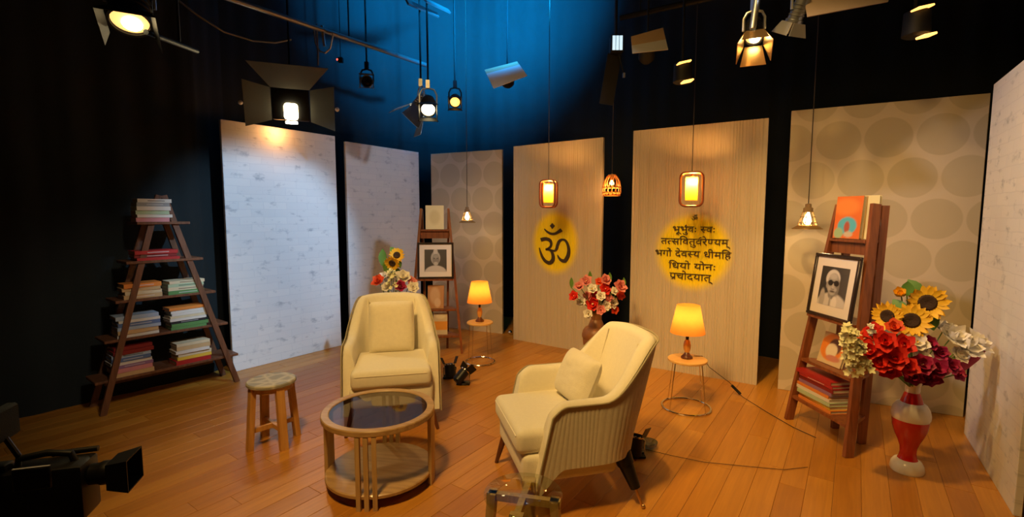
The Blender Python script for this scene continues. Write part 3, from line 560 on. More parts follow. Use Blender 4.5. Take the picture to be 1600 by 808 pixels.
# ------------------------------------------------------------------ armchairs
def make_armchair(loc, rz, label):
    root = thing('armchair', label, 'armchair', loc, rz, 'cream armchairs')
    def sm(a, b, x): t = max(0, min(1, (x - a) / (b - a))); return t * t * (3 - 2 * t)
    SPL = 0.60
    def plan(t, inset=0.0):
        a = abs(t); sg = 1 if t >= 0 else -1
        if a > SPL: x = 0.345; y = 0.06 - (a - SPL) / (1 - SPL) * 0.22; nx, ny = 1.0, 0.0
        else:
            th = a / SPL * math.pi / 2; e = 0.78
            sx_, cx_ = max(1e-6, math.sin(th)), max(1e-6, math.cos(th))
            x = 0.345 * sx_ ** e; y = 0.06 + 0.30 * cx_ ** e
            nx, ny = sx_ ** (2 - e) / 0.345, cx_ ** (2 - e) / 0.30; q = math.hypot(nx, ny); nx /= q; ny /= q
        return sg * (x - nx * inset), y - ny * inset
    def top(t):
        a = abs(t); h = 0.605 + 0.255 * (1 - sm(0.30, 0.60, a)) + 0.022 * max(0, 1 - (a / 0.42) ** 2)
        if a > 0.88: h -= 0.05 * ((a - 0.88) / 0.12) ** 2
        return h
    def bot(t):
        a = abs(t); return 0.27 - 0.15 * sm(0.84, 1.0, a)
    def pos(t, z, inset):
        a = abs(t); x, y = plan(t, inset)
        y += 0.15 * max(0, z - 0.3) / 0.57 * (1 - sm(0.25, 0.85, a))          # back leans
        y -= 0.14 * (1 - min(1, z / 0.6)) * sm(0.72, 1.0, a)                   # arm fronts slope forward at the foot
        x *= 1 - 0.03 * max(0, z - 0.62) / 0.25
        return Vector((x, y, z))
    NT = 97
    ts = [-1 + 2 * i / (NT - 1) for i in range(NT)]
    # padded inner body: closed section swept along the plan
    mb = MB(); ring = None; vs = []
    TH = 0.085
    for t in ts:
        zt, zb = top(t), bot(t) + 0.01; r = 0.035
        th = TH * (0.9 + 0.25 * (1 - abs(t)))
        sec = [pos(t, zb, 0.012), pos(t, (zb + zt) / 2, 0.012), pos(t, zt - r, 0.012)]
        for k in range(1, 6):
            an = math.pi * k / 6; sec.append(pos(t, zt - r + r * math.sin(an), 0.012 + (th - 0.012) * (1 - math.cos(an)) / 2))
        sec += [pos(t, zt - r, th), pos(t, (zt + 0.40) / 2, th + 0.012), pos(t, 0.40, th + 0.012), pos(t, min(0.30, zb + 0.1), th), pos(t, zb, th * 0.8)]
        vs += sec; m = len(sec)
    fs = []
    for i in range(NT - 1):
        for k in range(m):
            l = (k + 1) % m; fs.append((i * m + k, i * m + l, (i + 1) * m + l, (i + 1) * m + k))
    fs += [tuple(range(m)), tuple(range((NT - 1) * m, NT * m))]
    mb.add(vs, fs); mb.build('padded_back', M['cream_fabric'], root, sharp=50)
    # fluted outer shell
    NF = 62 * 6 + 1; mb = MB(); vs = []; rows = 9
    for j in range(rows):
        for i in range(NF):
            t = -1 + 2 * i / (NF - 1); zt, zb = top(t) - 0.018, bot(t); z = zb + (zt - zb) * j / (rows - 1)
            fl_ = 0.0015 * abs(math.sin(math.pi * i / 6)) ** 0.6
            vs.append(pos(t, z, 0.006 - fl_))
    fs = [(j * NF + i, j * NF + i + 1, (j + 1) * NF + i + 1, (j + 1) * NF + i) for j in range(rows - 1) for i in range(NF - 1)]
    n0 = len(vs); vs += [Vector(v) for v in vs]
    for i in range(n0):
        v = vs[n0 + i]; vs[n0 + i] = Vector((v.x * 0.985, v.y * 0.985, v.z))
    fs += [tuple(n0 + k for k in reversed(f)) for f in fs]
    mb.add(vs, fs); mb.build('outer_shell', M['linen'], root, sharp=60)
    mb = MB(); path = [pos(-1, bot(-1) + (top(-1) - 0.02 - bot(-1)) * k / 8, 0.0) for k in range(9)] + [pos(t, top(t) - 0.014, 0.0) for t in ts] + [pos(1, top(1) - 0.02 - (top(1) - 0.02 - bot(1)) * k / 8, 0.0) for k in range(9)]
    mb.tube(path, 0.0045, 6); mb.build('piping', M['piping'], root)
    for tt in (-0.27, 0.27):
        MB().tube([pos(tt, z, TH * (0.9 + 0.25 * (1 - abs(tt))) + 0.008) for z in (0.44, 0.55, 0.66, 0.76, top(tt) - 0.035)], 0.004, 6).build('back_seam', M['cushion_fabric'], root)
    # seat base and cushion
    mb = MB().rbox((0, -0.05, 0.258), (0.575, 0.51, 0.15), 0.03, 3); mb.build('seat_base', M['cream_fabric'], root)
    mb = MB().rbox((0, -0.06, 0.392), (0.550, 0.55, 0.125), 0.035, 4, crown=0.022); mb.build('seat_cushion', M['cream_fabric'], root)
    mb = MB(); z0 = 0.425
    mb.tube([(-0.245, -0.334, z0), (0.245, -0.334, z0)], 0.004, 6); mb.build('seat_piping', M['cushion_fabric'], root)
    for sx in (-1, 1):
        l = MB().cyl((sx * 0.255, -0.27, 0.22), (sx * 0.315, -0.315, 0.0), 0.022, 0.011, 12).build('leg', M['dark_leg'], root)
        lg = MB(); lg.cyl((sx * 0.245, 0.245, 0.27), (sx * 0.265, 0.262, 0.215), 0.052, 0.045, 14); lg.cyl((sx * 0.265, 0.262, 0.215), (sx * 0.305, 0.300, 0.10), 0.04, 0.027, 14)
        lg = lg.build('leg', M['black_plastic'], root)
        MB().cyl((sx * 0.305, 0.300, 0.10), (sx * 0.335, 0.33, 0.005), 0.008, 0.007, 8).sphere((sx * 0.335, 0.33, 0.012), 0.012).build('brass_foot', M['brass'], lg)
    return root
make_armchair((-0.91, 3.605, 0), R(13), 'cream armchair facing the camera behind the round coffee table')
make_armchair((0.285, 2.665, 0), R(-76), 'cream armchair turned side-on, showing its ribbed outer side')

def scatter_cushion(loc, rot, size, label, th=0.13):
    mb = MB(); N = 25; vs = []
    def P(i, j, sg):
        u = -1 + 2 * i / (N - 1); v = -1 + 2 * j / (N - 1)
        px = u * size[0] / 2 * (1 - 0.03 * v * v * abs(u)); pz = v * size[1] / 2 * (1 - 0.03 * u * u * abs(v))
        d = th / 2 * (max(0, 1 - u ** 4) * max(0, 1 - v ** 4)) ** 0.55
        d += 0.004 * noise.noise(Vector((u * 2, v * 5, sg)))  * (1 - u * u) * (1 - v * v)
        return Vector((px, sg * d, pz))
    for sg in (-1, 1):
        mb.grid(lambda a, b, sg=sg: P(round(a * (N - 1)), round(b * (N - 1)), sg), N, N)
    o = mb.build('cushion', M['cushion_fabric'], sharp=80); o.location = loc; o.rotation_euler = rot
    return tag(o, label, 'cushion', 'armchair cushions')
def chair_pt(c, rz, x, y, z): return (c[0] + x * math.cos(rz) - y * math.sin(rz), c[1] + x * math.sin(rz) + y * math.cos(rz), z)
scatter_cushion(chair_pt((-0.91, 3.605), R(13), 0.0, 0.165, 0.655), (R(-14), 0, R(12)), (0.35, 0.40), 'square cream cushion upright in the armchair facing the camera')
scatter_cushion(chair_pt((0.285, 2.665), R(-76), -0.03, 0.10, 0.605), (R(-24), R(2), R(-68)), (0.33, 0.28), 'plump cream cushion tilted in the side-on armchair')

# ------------------------------------------------------------------ round coffee table
def coffee_table(c):
    root = thing('coffee_table', 'round pale wooden coffee table with smoked glass top', 'table', (c[0], c[1], 0), R(-10))
    Rr, h = 0.315, 0.43
    n = 64; RW = 0.044; prof = [(Rr - RW, h - 0.032), (Rr - 0.004, h - 0.032), (Rr, h - 0.028), (Rr, h - 0.005), (Rr - 0.004, h), (Rr - RW + 0.004, h), (Rr - RW, h - 0.004)]
    mb = MB(); mb.lathe(prof + [prof[0]], n, cap0=False, cap1=False); mb.build('top_ring', M['table_shelf'], root)
    MB().lathe([(Rr - RW - 0.001, h - 0.014), (Rr - RW - 0.001, h - 0.005)], n).build('glass_top', M['table_glass'], root)
    MB().lathe([(Rr - 0.02, 0.055), (Rr - 0.012, 0.06), (Rr - 0.012, 0.075), (Rr - 0.018, 0.08)], n).build('lower_shelf', M['table_shelf'], root)
    def curved(a0, a1, r0=Rr - 0.022, r1=Rr - 0.002, z0=0.0, z1=h - 0.035):
        mb = MB(); k = 6; vs = []
        for i in range(k + 1):
            a = a0 + (a1 - a0) * i / k
            for r in (r0, r1):
                for z in (z0, z1): vs.append((r * math.cos(a), r * math.sin(a), z))
        fs = []
        for i in range(k):
            b = i * 4; d = b + 4
            fs += [(b, d, d + 1, b + 1), (b + 2, b + 3, d + 3, d + 2), (b, b + 2, d + 2, d), (b + 1, d + 1, d + 3, b + 3)]
        fs += [(0, 1, 3, 2), (k * 4, k * 4 + 2, k * 4 + 3, k * 4 + 1)]
        return mb.add(vs, fs)
    for deg in (7, 187):
        curved(R(deg - 9), R(deg + 9)).build('leg', M['table_wood'], root)
    for deg in (-78, 102):
        for d in (-8, 0, 8): curved(R(deg + d - 2.2), R(deg + d + 2.2)).build('slat', M['table_wood'], root)
    return root
coffee_table((-0.762, 2.70))

# ------------------------------------------------------------------ stools
def stone_top_mat():
    m, nt, b = nodes('grey_patterned_stool_top')
    tc = nt.nodes.new('ShaderNodeTexCoord'); v = nt.nodes.new('ShaderNodeTexVoronoi'); v.feature = 'DISTANCE_TO_EDGE'; v.inputs['Scale'].default_value = 11
    nt.links.new(tc.outputs['Object'], v.inputs['Vector'])
    r = nt.nodes.new('ShaderNodeValToRGB'); r.color_ramp.elements[0].color = (0.50, 0.47, 0.40, 1); r.color_ramp.elements[1].color = (0.27, 0.27, 0.245, 1); r.color_ramp.elements[1].position = 0.22
    nt.links.new(v.outputs['Distance'], r.inputs['Fac']); nt.links.new(r.outputs['Color'], b.inputs['Base Color']); b.inputs['Roughness'].default_value = 0.5
    return m
M['stone_top'] = stone_top_mat()
def stool(c, rz, label, glass, h=0.44, Rr=0.16):
    root = thing('stool', label, 'stool', (c[0], c[1], 0), rz, 'round low stools')
    if glass:
        MB().lathe([(Rr - 0.004, h - 0.012), (Rr, h - 0.009), (Rr, h - 0.003), (Rr - 0.004, h)], 48).build('glass_top', M['clear_glass'], root)
    else:
        MB().lathe([(Rr - 0.01, h - 0.03), (Rr, h - 0.022), (Rr, h - 0.008), (Rr - 0.006, h - 0.001), (Rr - 0.03, h)], 48).build('seat', M['stone_top'], root)
    zt = h - (0.012 if glass else 0.03)
    wm = M['table_wood'] if glass else M['stool_wood']
    for k in range(4):
        a = math.pi / 4 + k * math.pi / 2; d = Vector((math.cos(a), math.sin(a), 0)); q = Vector((-d.y, d.x, 0))
        rt, rb = Rr * 0.80, Rr * 1.02; mb = MB(); wt, wb = (0.05, 0.05) if not glass else (0.052, 0.05); th = 0.034
        vs = []
        for r, z, wd in ((rt, zt, wt), (rb, 0.0, wb)):
            for s in (-1, 1):
                for e in (-1, 1): vs.append(d * (r + e * th / 2) + q * (s * wd / 2) + Vector((0, 0, z)))
        mb.add(vs, [(0, 1, 3, 2), (4, 6, 7, 5), (0, 4, 5, 1), (2, 3, 7, 6), (0, 2, 6, 4), (1, 5, 7, 3)]); mb.build('leg', wm, root, sharp=20)
    for k in range(2):
        a = math.pi / 4 + k * math.pi / 2; d = Vector((math.cos(a), math.sin(a), 0)); r = Rr * 0.93 if not glass else Rr * 0.9
        z = 0.125 if not glass else 0.14; rr = Rr * 0.93
        MB().bar(d * -rr + Vector((0, 0, z + k * 0.002)), d * rr + Vector((0, 0, z + k * 0.002)), 0.022, 0.03, up=(0, 0, 1)).build('stretcher', wm, root, sharp=20)
        if glass: MB().bar(d * -Rr * 0.95 + Vector((0, 0, zt - 0.016 + k * 0.001)), d * Rr * 0.95 + Vector((0, 0, zt - 0.016 + k * 0.001)), 0.026, 0.03, up=(0, 0, 1)).build('top_rail', wm, root, sharp=20)
    if not glass:
        MB().lathe([(Rr * 0.80, zt - 0.03), (Rr * 0.86, zt - 0.03), (Rr * 0.86, zt - 0.001), (Rr * 0.80, zt - 0.001), (Rr * 0.80, zt - 0.03)], 40, cap0=False, cap1=False).build('apron', wm, root)
    return root
stool((-1.605, 3.16), R(3), 'wooden stool with grey patterned round top beside the coffee table', False, 0.44, 0.152)
stool((0.045, 1.86), R(32), 'glass-topped low wooden stool with crossed rails at the bottom edge', True, 0.42, 0.158)

# ------------------------------------------------------------------ lamps on wire side tables
def lamp_table(c, rz, label, rt=0.15, rb=0.185, h=0.40):
    root = thing('side_table', label, 'side table', (c[0], c[1], 0), rz, 'wire-legged side tables')
    MB().lathe([(rt - 0.006, h - 0.02), (rt, h - 0.016), (rt, h - 0.004), (rt - 0.005, h)], 48).build('tabletop', M['lamp_top'], root)
    for k in range(4):
        a = R(20) + k * math.pi / 2
        MB().tube([(0.92 * rt * math.cos(a), 0.92 * rt * math.sin(a), h - 0.02), (rb * math.cos(a), rb * math.sin(a), 0.012)], 0.0042, 8).build('leg', M['chrome'], root)
    MB().tube([(rb * math.cos(2 * math.pi * k / 48), rb * math.sin(2 * math.pi * k / 48), 0.009) for k in range(48)], 0.0075, 8, True).build('base_ring', M['chrome'], root)
    return root
def table_lamp(c, z, label, s=1.0, power=2.2):
    root = thing('table_lamp', label, 'lamp', (c[0], c[1], z), 0, 'orange-shaded table lamps')
    MB().lathe([(0.045 * s, 0), (0.045 * s, 0.012 * s), (0.026 * s, 0.03 * s), (0.016 * s, 0.05 * s)], 24).build('lamp_foot', M['dark_leg'], root)
    MB().lathe([(0.016 * s, 0.045 * s), (0.026 * s, 0.075 * s), (0.029 * s, 0.105 * s), (0.022 * s, 0.135 * s), (0.014 * s, 0.15 * s)], 24).build('lamp_body', M['lamp_wood'], root)
    MB().lathe([(0.010 * s, 0.145 * s), (0.012 * s, 0.16 * s), (0.012 * s, 0.23 * s), (0.009 * s, 0.24 * s)], 16).build('lamp_neck', M['black_plastic'], root)
    z0, z1, r0, r1 = 0.205 * s, 0.425 * s, 0.132 * s, 0.087 * s
    sh = MB().lathe([(r0, z0), ((r0 * .66 + r1 * .34), z0 * .66 + z1 * .34), ((r0 * .33 + r1 * .67), z0 * .33 + z1 * .67), (r1, z1)], 48, cap0=False, cap1=False).build('lamp_shade', M['shade'], root)
    MB().sphere((0, 0, 0.285 * s), 0.028 * s).build('bulb', M['bulb_shaded'], root)
    p = point('lamp_glow', (c[0], c[1], z + 0.33 * s), power, (1.0, 0.56, 0.20), 0.025)
    return root
lamp_table((1.388, 3.76), R(10), 'wire-legged side table holding the lamp in front of the verse panel')
table_lamp((1.385, 3.77), 0.40, 'glowing orange-shaded table lamp in front of the verse panel')
lamp_table((-0.332, 4.96), R(40), 'wire-legged side table holding the lamp at the back corner', 0.135, 0.15, 0.43)
table_lamp((-0.335, 4.97), 0.43, 'glowing orange-shaded table lamp beside the far ladder shelf', 0.98)
# flex of the near lamp with its inline switch
mb = MB(); q = [Vector((1.455, 3.80, 0.41)), Vector((1.53, 3.83, 0.398)), Vector((1.60, 3.85, 0.30)), ground(1140, 598, 0.10), ground(1160, 620, 0.012), ground(1200, 645, 0.006), ground(1240, 668, 0.005), ground(1275, 684, 0.005)]
fx = thing('lamp_flex', 'thin dark lamp flex with inline switch running across the planks', 'cable')
mb.tube(q, 0.0025, 6).build('cable', M['cord'], fx)
MB().bar(ground(1143, 602, 0.085), ground(1157, 616, 0.02), 0.022, 0.018).build('inline_switch', M['black_plastic'], fx)
mb = MB().tube([ground(1008, 702, 0.006), ground(1050, 712, 0.006), ground(1100, 722, 0.006), ground(1160, 728, 0.006), ground(1225, 734, 0.006), ground(1262, 730, 0.006)], 0.002, 6)
tag(mb.build('floor_cable', M['cord_brown']), 'thin cable lying on the planks right of the side-on armchair', 'cable')

# ------------------------------------------------------------------ printed faces
def print_grid(name, wd, ht, nx, ny, fn, parent, M4=None, offs=(0, 0, 0)):
    vs = [((i / nx - 0.5) * wd + offs[0], offs[1], (j / ny) * ht + offs[2]) for j in range(ny + 1) for i in range(nx + 1)]
    fs = [(j * (nx + 1) + i, j * (nx + 1) + i + 1, (j + 1) * (nx + 1) + i + 1, (j + 1) * (nx + 1) + i) for j in range(ny) for i in range(nx)]
    if M4: vs = [tuple(M4 @ Vector(v)) for v in vs]
    me = bpy.data.meshes.new(name); me.from_pydata(vs, [], fs)
    ca = me.color_attributes.new('print', 'FLOAT_COLOR', 'POINT'); k = 0
    for j in range(ny + 1):
        for i in range(nx + 1):
            c = fn(i / nx, j / ny); ca.data[k].color = (*c, 1); k += 1
    me.materials.append(M['print']); o = bpy.data.objects.new(name, me); C.objects.link(o); o.parent = parent; return o
def ell(u, v, cx, cy, rx, ry): return ((u - cx) / rx) ** 2 + ((v - cy) / ry) ** 2
def soft(d, e=0.12): return max(0.0, min(1.0, (1 + e - d) / (2 * e)))
def mixc(a, b, t): return tuple(x * (1 - t) + y * t for x, y in zip(a, b))
def g(v): return (v, v * 0.96, v * 0.9)
def portrait_elder(u, v):
    c = g(0.030 + 0.05 * u * u)
    c = mixc(c, g(0.60), soft(ell(u, v, 0.52, -0.10, 0.60, 0.44)))                    # pale shawl
    c = mixc(c, g(0.40), soft(ell(u, v, 0.16, 0.16, 0.10, 0.26), 0.3))
    c = mixc(c, g(0.22), soft(ell(u, v, 0.50, 0.30, 0.14, 0.12), 0.3))                # neck
    c = mixc(c, g(0.66), soft(ell(u, v, 0.46, 0.70, 0.255, 0.235)))                   # white hair
    c = mixc(c, g(0.30), soft(ell(u, v, 0.285, 0.53, 0.045, 0.09), 0.3))              # ear
    c = mixc(c, g(0.36), soft(ell(u, v, 0.50, 0.56, 0.215, 0.285)))                   # face
    c = mixc(c, g(0.20), soft(ell(u, v, 0.66, 0.48, 0.07, 0.20), 0.5))
    c = mixc(c, g(0.50), soft(ell(u, v, 0.47, 0.76, 0.14, 0.075), 0.5))               # forehead
    c = mixc(c, g(0.44), soft(ell(u, v, 0.37, 0.44, 0.06, 0.05), 0.6)); c = mixc(c, g(0.40), soft(ell(u, v, 0.60, 0.43, 0.055, 0.05), 0.6))
    for x in (0.395, 0.605): c = mixc(c, g(0.012), soft(ell(u, v, x, 0.59, 0.095, 0.075)))
    c = mixc(c, g(0.015), soft(ell(u, v, 0.50, 0.615, 0.10, 0.016)))
    c = mixc(c, g(0.46), soft(ell(u, v, 0.50, 0.50, 0.038, 0.075), 0.5))              # nose
    c = mixc(c, g(0.13), soft(ell(u, v, 0.50, 0.435, 0.06, 0.012), 0.5))
    c = mixc(c, g(0.07), soft(ell(u, v, 0.50, 0.375, 0.095, 0.020), 0.4))             # mouth
    c = mixc(c, g(0.42), soft(ell(u, v, 0.50, 0.315, 0.07, 0.030), 0.5))
    c = mixc(c, g(0.75), soft(ell(u, v, 0.62, 0.08, 0.10, 0.18), 0.3)); c = mixc(c, g(0.34), soft(ell(u, v, 0.46, 0.06, 0.03, 0.20), 0.5))
    return c
def portrait_robed(u, v):
    c = g(0.05 + 0.02 * v)
    c = mixc(c, g(0.55), soft(ell(u, v, 0.50, -0.06, 0.50, 0.34)))
    c = mixc(c, g(0.42), soft(ell(u, v, 0.50, 0.62, 0.21, 0.30)))
    c = mixc(c, g(0.55), soft(ell(u, v, 0.50, 0.90, 0.10, 0.13)))
    c = mixc(c, g(0.24), soft(ell(u, v, 0.51, 0.55, 0.155, 0.25)))
    c = mixc(c, g(0.34), soft(ell(u, v, 0.51, 0.68, 0.11, 0.09), 0.4))
    for x in (0.44, 0.58): c = mixc(c, g(0.06), soft(ell(u, v, x, 0.60, 0.035, 0.02), 0.4))
    c = mixc(c, g(0.10), soft(ell(u, v, 0.51, 0.45, 0.05, 0.015), 0.4))
    c = mixc(c, g(0.48), soft(ell(u, v, 0.51, 0.36, 0.10, 0.09), 0.4))
    return c
def framed_photo(base, rz, lean, wd, ht, fn, label):
    root = thing('framed_photo', label, 'picture', base, rz, 'framed portraits')
    root.rotation_euler = (-lean, 0, rz)
    fw, d = 0.022, 0.022
    for nm, c, s in (('frame_rail', (0, 0, fw / 2), (wd, d, fw)), ('frame_rail', (0, 0, ht - fw / 2), (wd, d, fw)), ('frame_stile', (-wd / 2 + fw / 2, 0, ht / 2), (fw, d, ht - 2 * fw)), ('frame_stile', (wd / 2 - fw / 2, 0, ht / 2), (fw, d, ht - 2 * fw))):
        MB().rbox(c, s, 0.003, 1).build(nm, M['frame_black'], root)
    MB().box((0, 0.004, ht / 2), (wd - 2 * fw + 0.004, 0.006, ht - 2 * fw + 0.004)).build('mount', M['mount'], root, sharp=None)
    pw, ph = wd * 0.61, ht * 0.61
    print_grid('photo_print', pw, ph, 56, 64, fn, root, None, (0, -0.0005, (ht - ph) / 2))
    return root

# ------------------------------------------------------------------ books
BC = {}
def bookmat(col):
    if col not in BC: BC[col] = mat('book_cover_%d' % len(BC), col, 0.5, var=0.1, scale=15)
    return BC[col]
def book(loc, rz, ln, dp, th, col, label, group, standing=False):
    """lying book: local x along the spine, -y = spine side, z up"""
    root = thing('book', label, 'book', loc, rz, group)
    m = bookmat(col); mb = MB()
    mb.box((0, 0, 0.0015), (ln, dp, 0.003)); mb.box((0, 0, th - 0.0015), (ln, dp, 0.003)); mb.rbox((0, -dp / 2 + 0.002, th / 2), (ln, 0.005, th), 0.0015, 1)
    mb.build('cover', m, root, sharp=None)
    MB().box((0, 0.003, th / 2), (ln - 0.008, dp - 0.010, th - 0.006)).build('pages', M['paper'], root, sharp=None)
    band = tuple(min(1, 0.35 + 0.5 * c) for c in col) if sum(col) < 1.2 else tuple(c * 0.35 for c in col)
    if (int(loc[0] * 9973) + int(loc[2] * 5557)) % 3 == 0: MB().box((0.01, -dp / 2 - 0.0008, th / 2), (ln * 0.5, 0.0012, th * 0.25)).build('spine_title', bookmat(tuple(round(c, 3) for c in band)), root, sharp=None)
    return root
CN = {'dark red': (0.22, 0.012, 0.012), 'red': (0.42, 0.02, 0.02), 'white': (0.70, 0.68, 0.62), 'blue': (0.10, 0.17, 0.36), 'pale blue': (0.36, 0.46, 0.60), 'tan': (0.58, 0.40, 0.20), 'purple': (0.28, 0.15, 0.32), 'green': (0.10, 0.26, 0.08),
      'pale green': (0.42, 0.55, 0.36), 'orange': (0.72, 0.24, 0.04), 'yellow': (0.74, 0.52, 0.06), 'grey': (0.32, 0.32, 0.32), 'cream': (0.68, 0.58, 0.38), 'black': (0.02, 0.02, 0.025), 'pink': (0.62, 0.25, 0.28)}
ORD = ['top', 'second', 'third', 'fourth', 'fifth', 'sixth', 'seventh', 'eighth', 'ninth', 'tenth']
def stack(root_pos, rz, x0, x1, z, cols, th, where, group, dp=0.17, seed=0, y0=0.02):
    r = random.Random(seed); n = len(cols); zz = z
    for k in range(n - 1, -1, -1):
        ln = (x1 - x0) * r.uniform(0.93, 1.0); t = th * r.uniform(0.8, 1.2); cx = (x0 + x1) / 2 + r.uniform(-0.012, 0.012); y = y0 + dp / 2 + r.uniform(0, 0.015)
        p = (root_pos[0] + cx * math.cos(rz) - y * math.sin(rz), root_pos[1] + cx * math.sin(rz) + y * math.cos(rz), zz)
        lab = '%s book, %s%s' % (cols[k], 'on top of' if k == 0 else ('at the bottom of' if k == n - 1 else ORD[k] + ' from top in'), ' the ' + where)
        book(p, rz + r.uniform(-0.03, 0.03), ln, dp * r.uniform(0.92, 1.0), t, CN[cols[k]], lab, group)
        zz += t + 0.0006
    return zz

# ------------------------------------------------------------------ A-frame bookcase on the left
SC = Vector((-2.83, 3.98, 0)); SR = math.atan2(0.775, 0.602)
root = thing('bookcase', 'tall dark A-frame bookcase with five shelves against the black drape', 'bookcase', SC, SR)
def aframe_leg(x0, y0, x1, y1, z1, wx=0.042, wy=0.03):
    return MB().bar((x0, y0, 0), (x1, y1, z1), wx, wy, up=(0, 1, 0))
for sx in (-1, 1):
    aframe_leg(sx * 0.485, 0.0, sx * 0.018, 0.06, 1.69).build('leg', M['shelf_wood'], root, sharp=20)
    aframe_leg(sx * 0.485, 0.30, sx * 0.018, 0.24, 1.66).build('leg', M['shelf_wood'], root, sharp=20)
for z, x in ((0.26, 0.515), (0.565, 0.44), (0.865, 0.355), (1.165, 0.27), (1.475, 0.185)):
    MB().rbox((0, 0.155, z - 0.011), (2 * x, 0.275, 0.022), 0.003, 1).build('shelf', M['shelf_wood'], root, sharp=20)
MB().bar((-0.40, 0.30, 0.16), (0.40, 0.30, 0.16), 0.03, 0.02, up=(0, 1, 0)).build('rear_rail', M['shelf_wood'], root, sharp=20)
GB = 'books on the A-frame bookcase'
stack(SC, SR, -0.40, -0.13, 0.26, ['dark red', 'dark red', 'pale blue', 'blue', 'white', 'purple', 'pink', 'tan'], 0.030, 'left stack, lowest bookcase shelf', GB, seed=1)
stack(SC, SR, 0.03, 0.30, 0.26, ['cream', 'tan', 'white', 'cream', 'yellow', 'red'], 0.029, 'right stack, lowest bookcase shelf', GB, seed=2)
stack(SC, SR, -0.36, -0.07, 0.565, ['pale blue', 'white', 'blue', 'pale blue', 'tan', 'white'], 0.027, 'left stack, second-lowest bookcase shelf', GB, seed=3)
stack(SC, SR, 0.00, 0.28, 0.565, ['orange', 'white', 'white', 'cream', 'white', 'black', 'green', 'green'], 0.025, 'right stack, second-lowest bookcase shelf', GB, seed=4)
stack(SC, SR, -0.31, -0.045, 0.865, ['orange', 'tan', 'cream', 'tan'], 0.029, 'left stack, middle bookcase shelf', GB, seed=5)
stack(SC, SR, 0.0, 0.27, 0.865, ['cream', 'pale green', 'cream', 'green'], 0.027, 'right stack, middle bookcase shelf', GB, seed=6)
stack(SC, SR, -0.21, 0.10, 1.165, ['red', 'dark red', 'red'], 0.026, 'stack on the second-highest bookcase shelf', GB, seed=7)
stack(SC, SR, -0.18, 0.06, 1.475, ['white', 'grey', 'white', 'pale green', 'white', 'pink'], 0.028, 'stack on the highest bookcase shelf', GB, seed=8)

# ------------------------------------------------------------------ ladder shelves
def ladder_shelf(c, rz, label):
    root = thing('ladder_shelf', label, 'shelf', (c[0], c[1], 0), rz, 'teak ladder shelves')
    H = 1.60; LEAN = 0.20; wb, wt = 0.29, 0.15
    def fx(z): return wb + (wt - wb) * z / H
    def fy(z): return LEAN * z / H
    for sx in (-1, 1):
        MB().bar((sx * wb, 0, 0), (sx * wt, LEAN, H), 0.058, 0.026, up=(1, 0, 0)).build('leg', M['ladder_wood'], root, sharp=20)
        MB().bar((sx * (wb - 0.17), 0.235, 0), (sx * wt, LEAN + 0.062, H - 0.01), 0.05, 0.024, up=(1, 0, 0)).build('leg', M['ladder_wood'], root, sharp=20)
    for z in (0.20, 0.49, 0.83, 1.37):
        y0, y1 = fy(z) - 0.03, 0.235 + (LEAN + 0.062 - 0.235) * z / H + 0.0
        if z == 0.83: y0 -= 0.04
        fa = fx(z) - 0.016; fb = min(fa, 0.12 + 0.03 * z / H + 0.012)
        MB().prism([(-fa, y0), (fa, y0), (fa, y0 + 0.06), (fb, y1), (-fb, y1), (-fa, y0 + 0.06)], z - 0.02, z).build('shelf', M['ladder_wood'], root, sharp=20)
    MB().box((0, LEAN - 0.03, 1.315), (2 * fx(1.3) - 0.03, 0.014, 0.09)).build('back_rail', M['ladder_wood'], root, sharp=20)
    return root
def loc2w(c, rz, x, y, z): return (c[0] + x * math.cos(rz) - y * math.sin(rz), c[1] + x * math.sin(rz) + y * math.cos(rz), z)
LR, LRr = (2.104, 3.247), math.atan2(-0.581, 0.048)
LL, LLr = (-0.845, 5.265), R(5)
ladder_shelf(LR, LRr, 'red-brown ladder shelf standing left of the sunflower vase')
ladder_shelf(LL, LLr, 'red-brown ladder shelf at the back corner behind the facing armchair')
framed_photo(loc2w(LR, LRr, 0.0, 0.035, 0.832), LRr, math.atan(0.125), 0.405, 0.435, portrait_elder, 'black-framed portrait of a white-haired person in dark round glasses')
framed_photo(loc2w(LL, LLr, 0.01, 0.035, 0.832), LLr, math.atan(0.125), 0.395, 0.40, portrait_robed, 'black-framed portrait of a smiling robed person on the far ladder shelf')

def cover_book(base, rz, lean, wd, ht, th, fn, label, cat='book', roll=0.0, n=30):
    root = thing('book', label, cat, base, rz); root.rotation_euler = (-lean, roll, rz)
    mb = MB(); mb.box((0, 0.0015, ht / 2), (wd, 0.003, ht)); mb.box((0, th - 0.0015, ht / 2), (wd, 0.003, ht)); mb.box((-wd / 2 + 0.0015, th / 2, ht / 2), (0.003, th, ht))
    mb.build('cover', bookmat(tuple(round(x, 3) for x in fn(0.05, 0.05))), root, sharp=None)
    MB().box((0.001, th / 2, ht / 2), (wd - 0.008, th - 0.006, ht - 0.008)).build('pages', M['paper'], root, sharp=None)
    print_grid('front_print', wd - 0.002, ht - 0.002, n, n, fn, root, None, (0, -0.0006, 0.001))
    return root
def cov_orange(u, v):
    c = (0.78, 0.17, 0.02); c = mixc(c, (0.86, 0.26, 0.04), soft(ell(u, v, 0.4, 0.75, 0.5, 0.2), 0.5))
    c = mixc(c, (0.10, 0.50, 0.62), soft(ell(u, v, 0.50, 0.30, 0.36, 0.21)))
    c = mixc(c, (0.45, 0.10, 0.05), soft(ell(u, v, 0.50, 0.27, 0.11, 0.14), 0.3))
    c = mixc(c, (0.35, 0.52, 0.26), soft(ell(u, v, 0.20, 0.12, 0.18, 0.13), 0.3)); c = mixc(c, (0.60, 0.50, 0.35), soft(ell(u, v, 0.58, 0.10, 0.17, 0.07), 0.3))
    return c
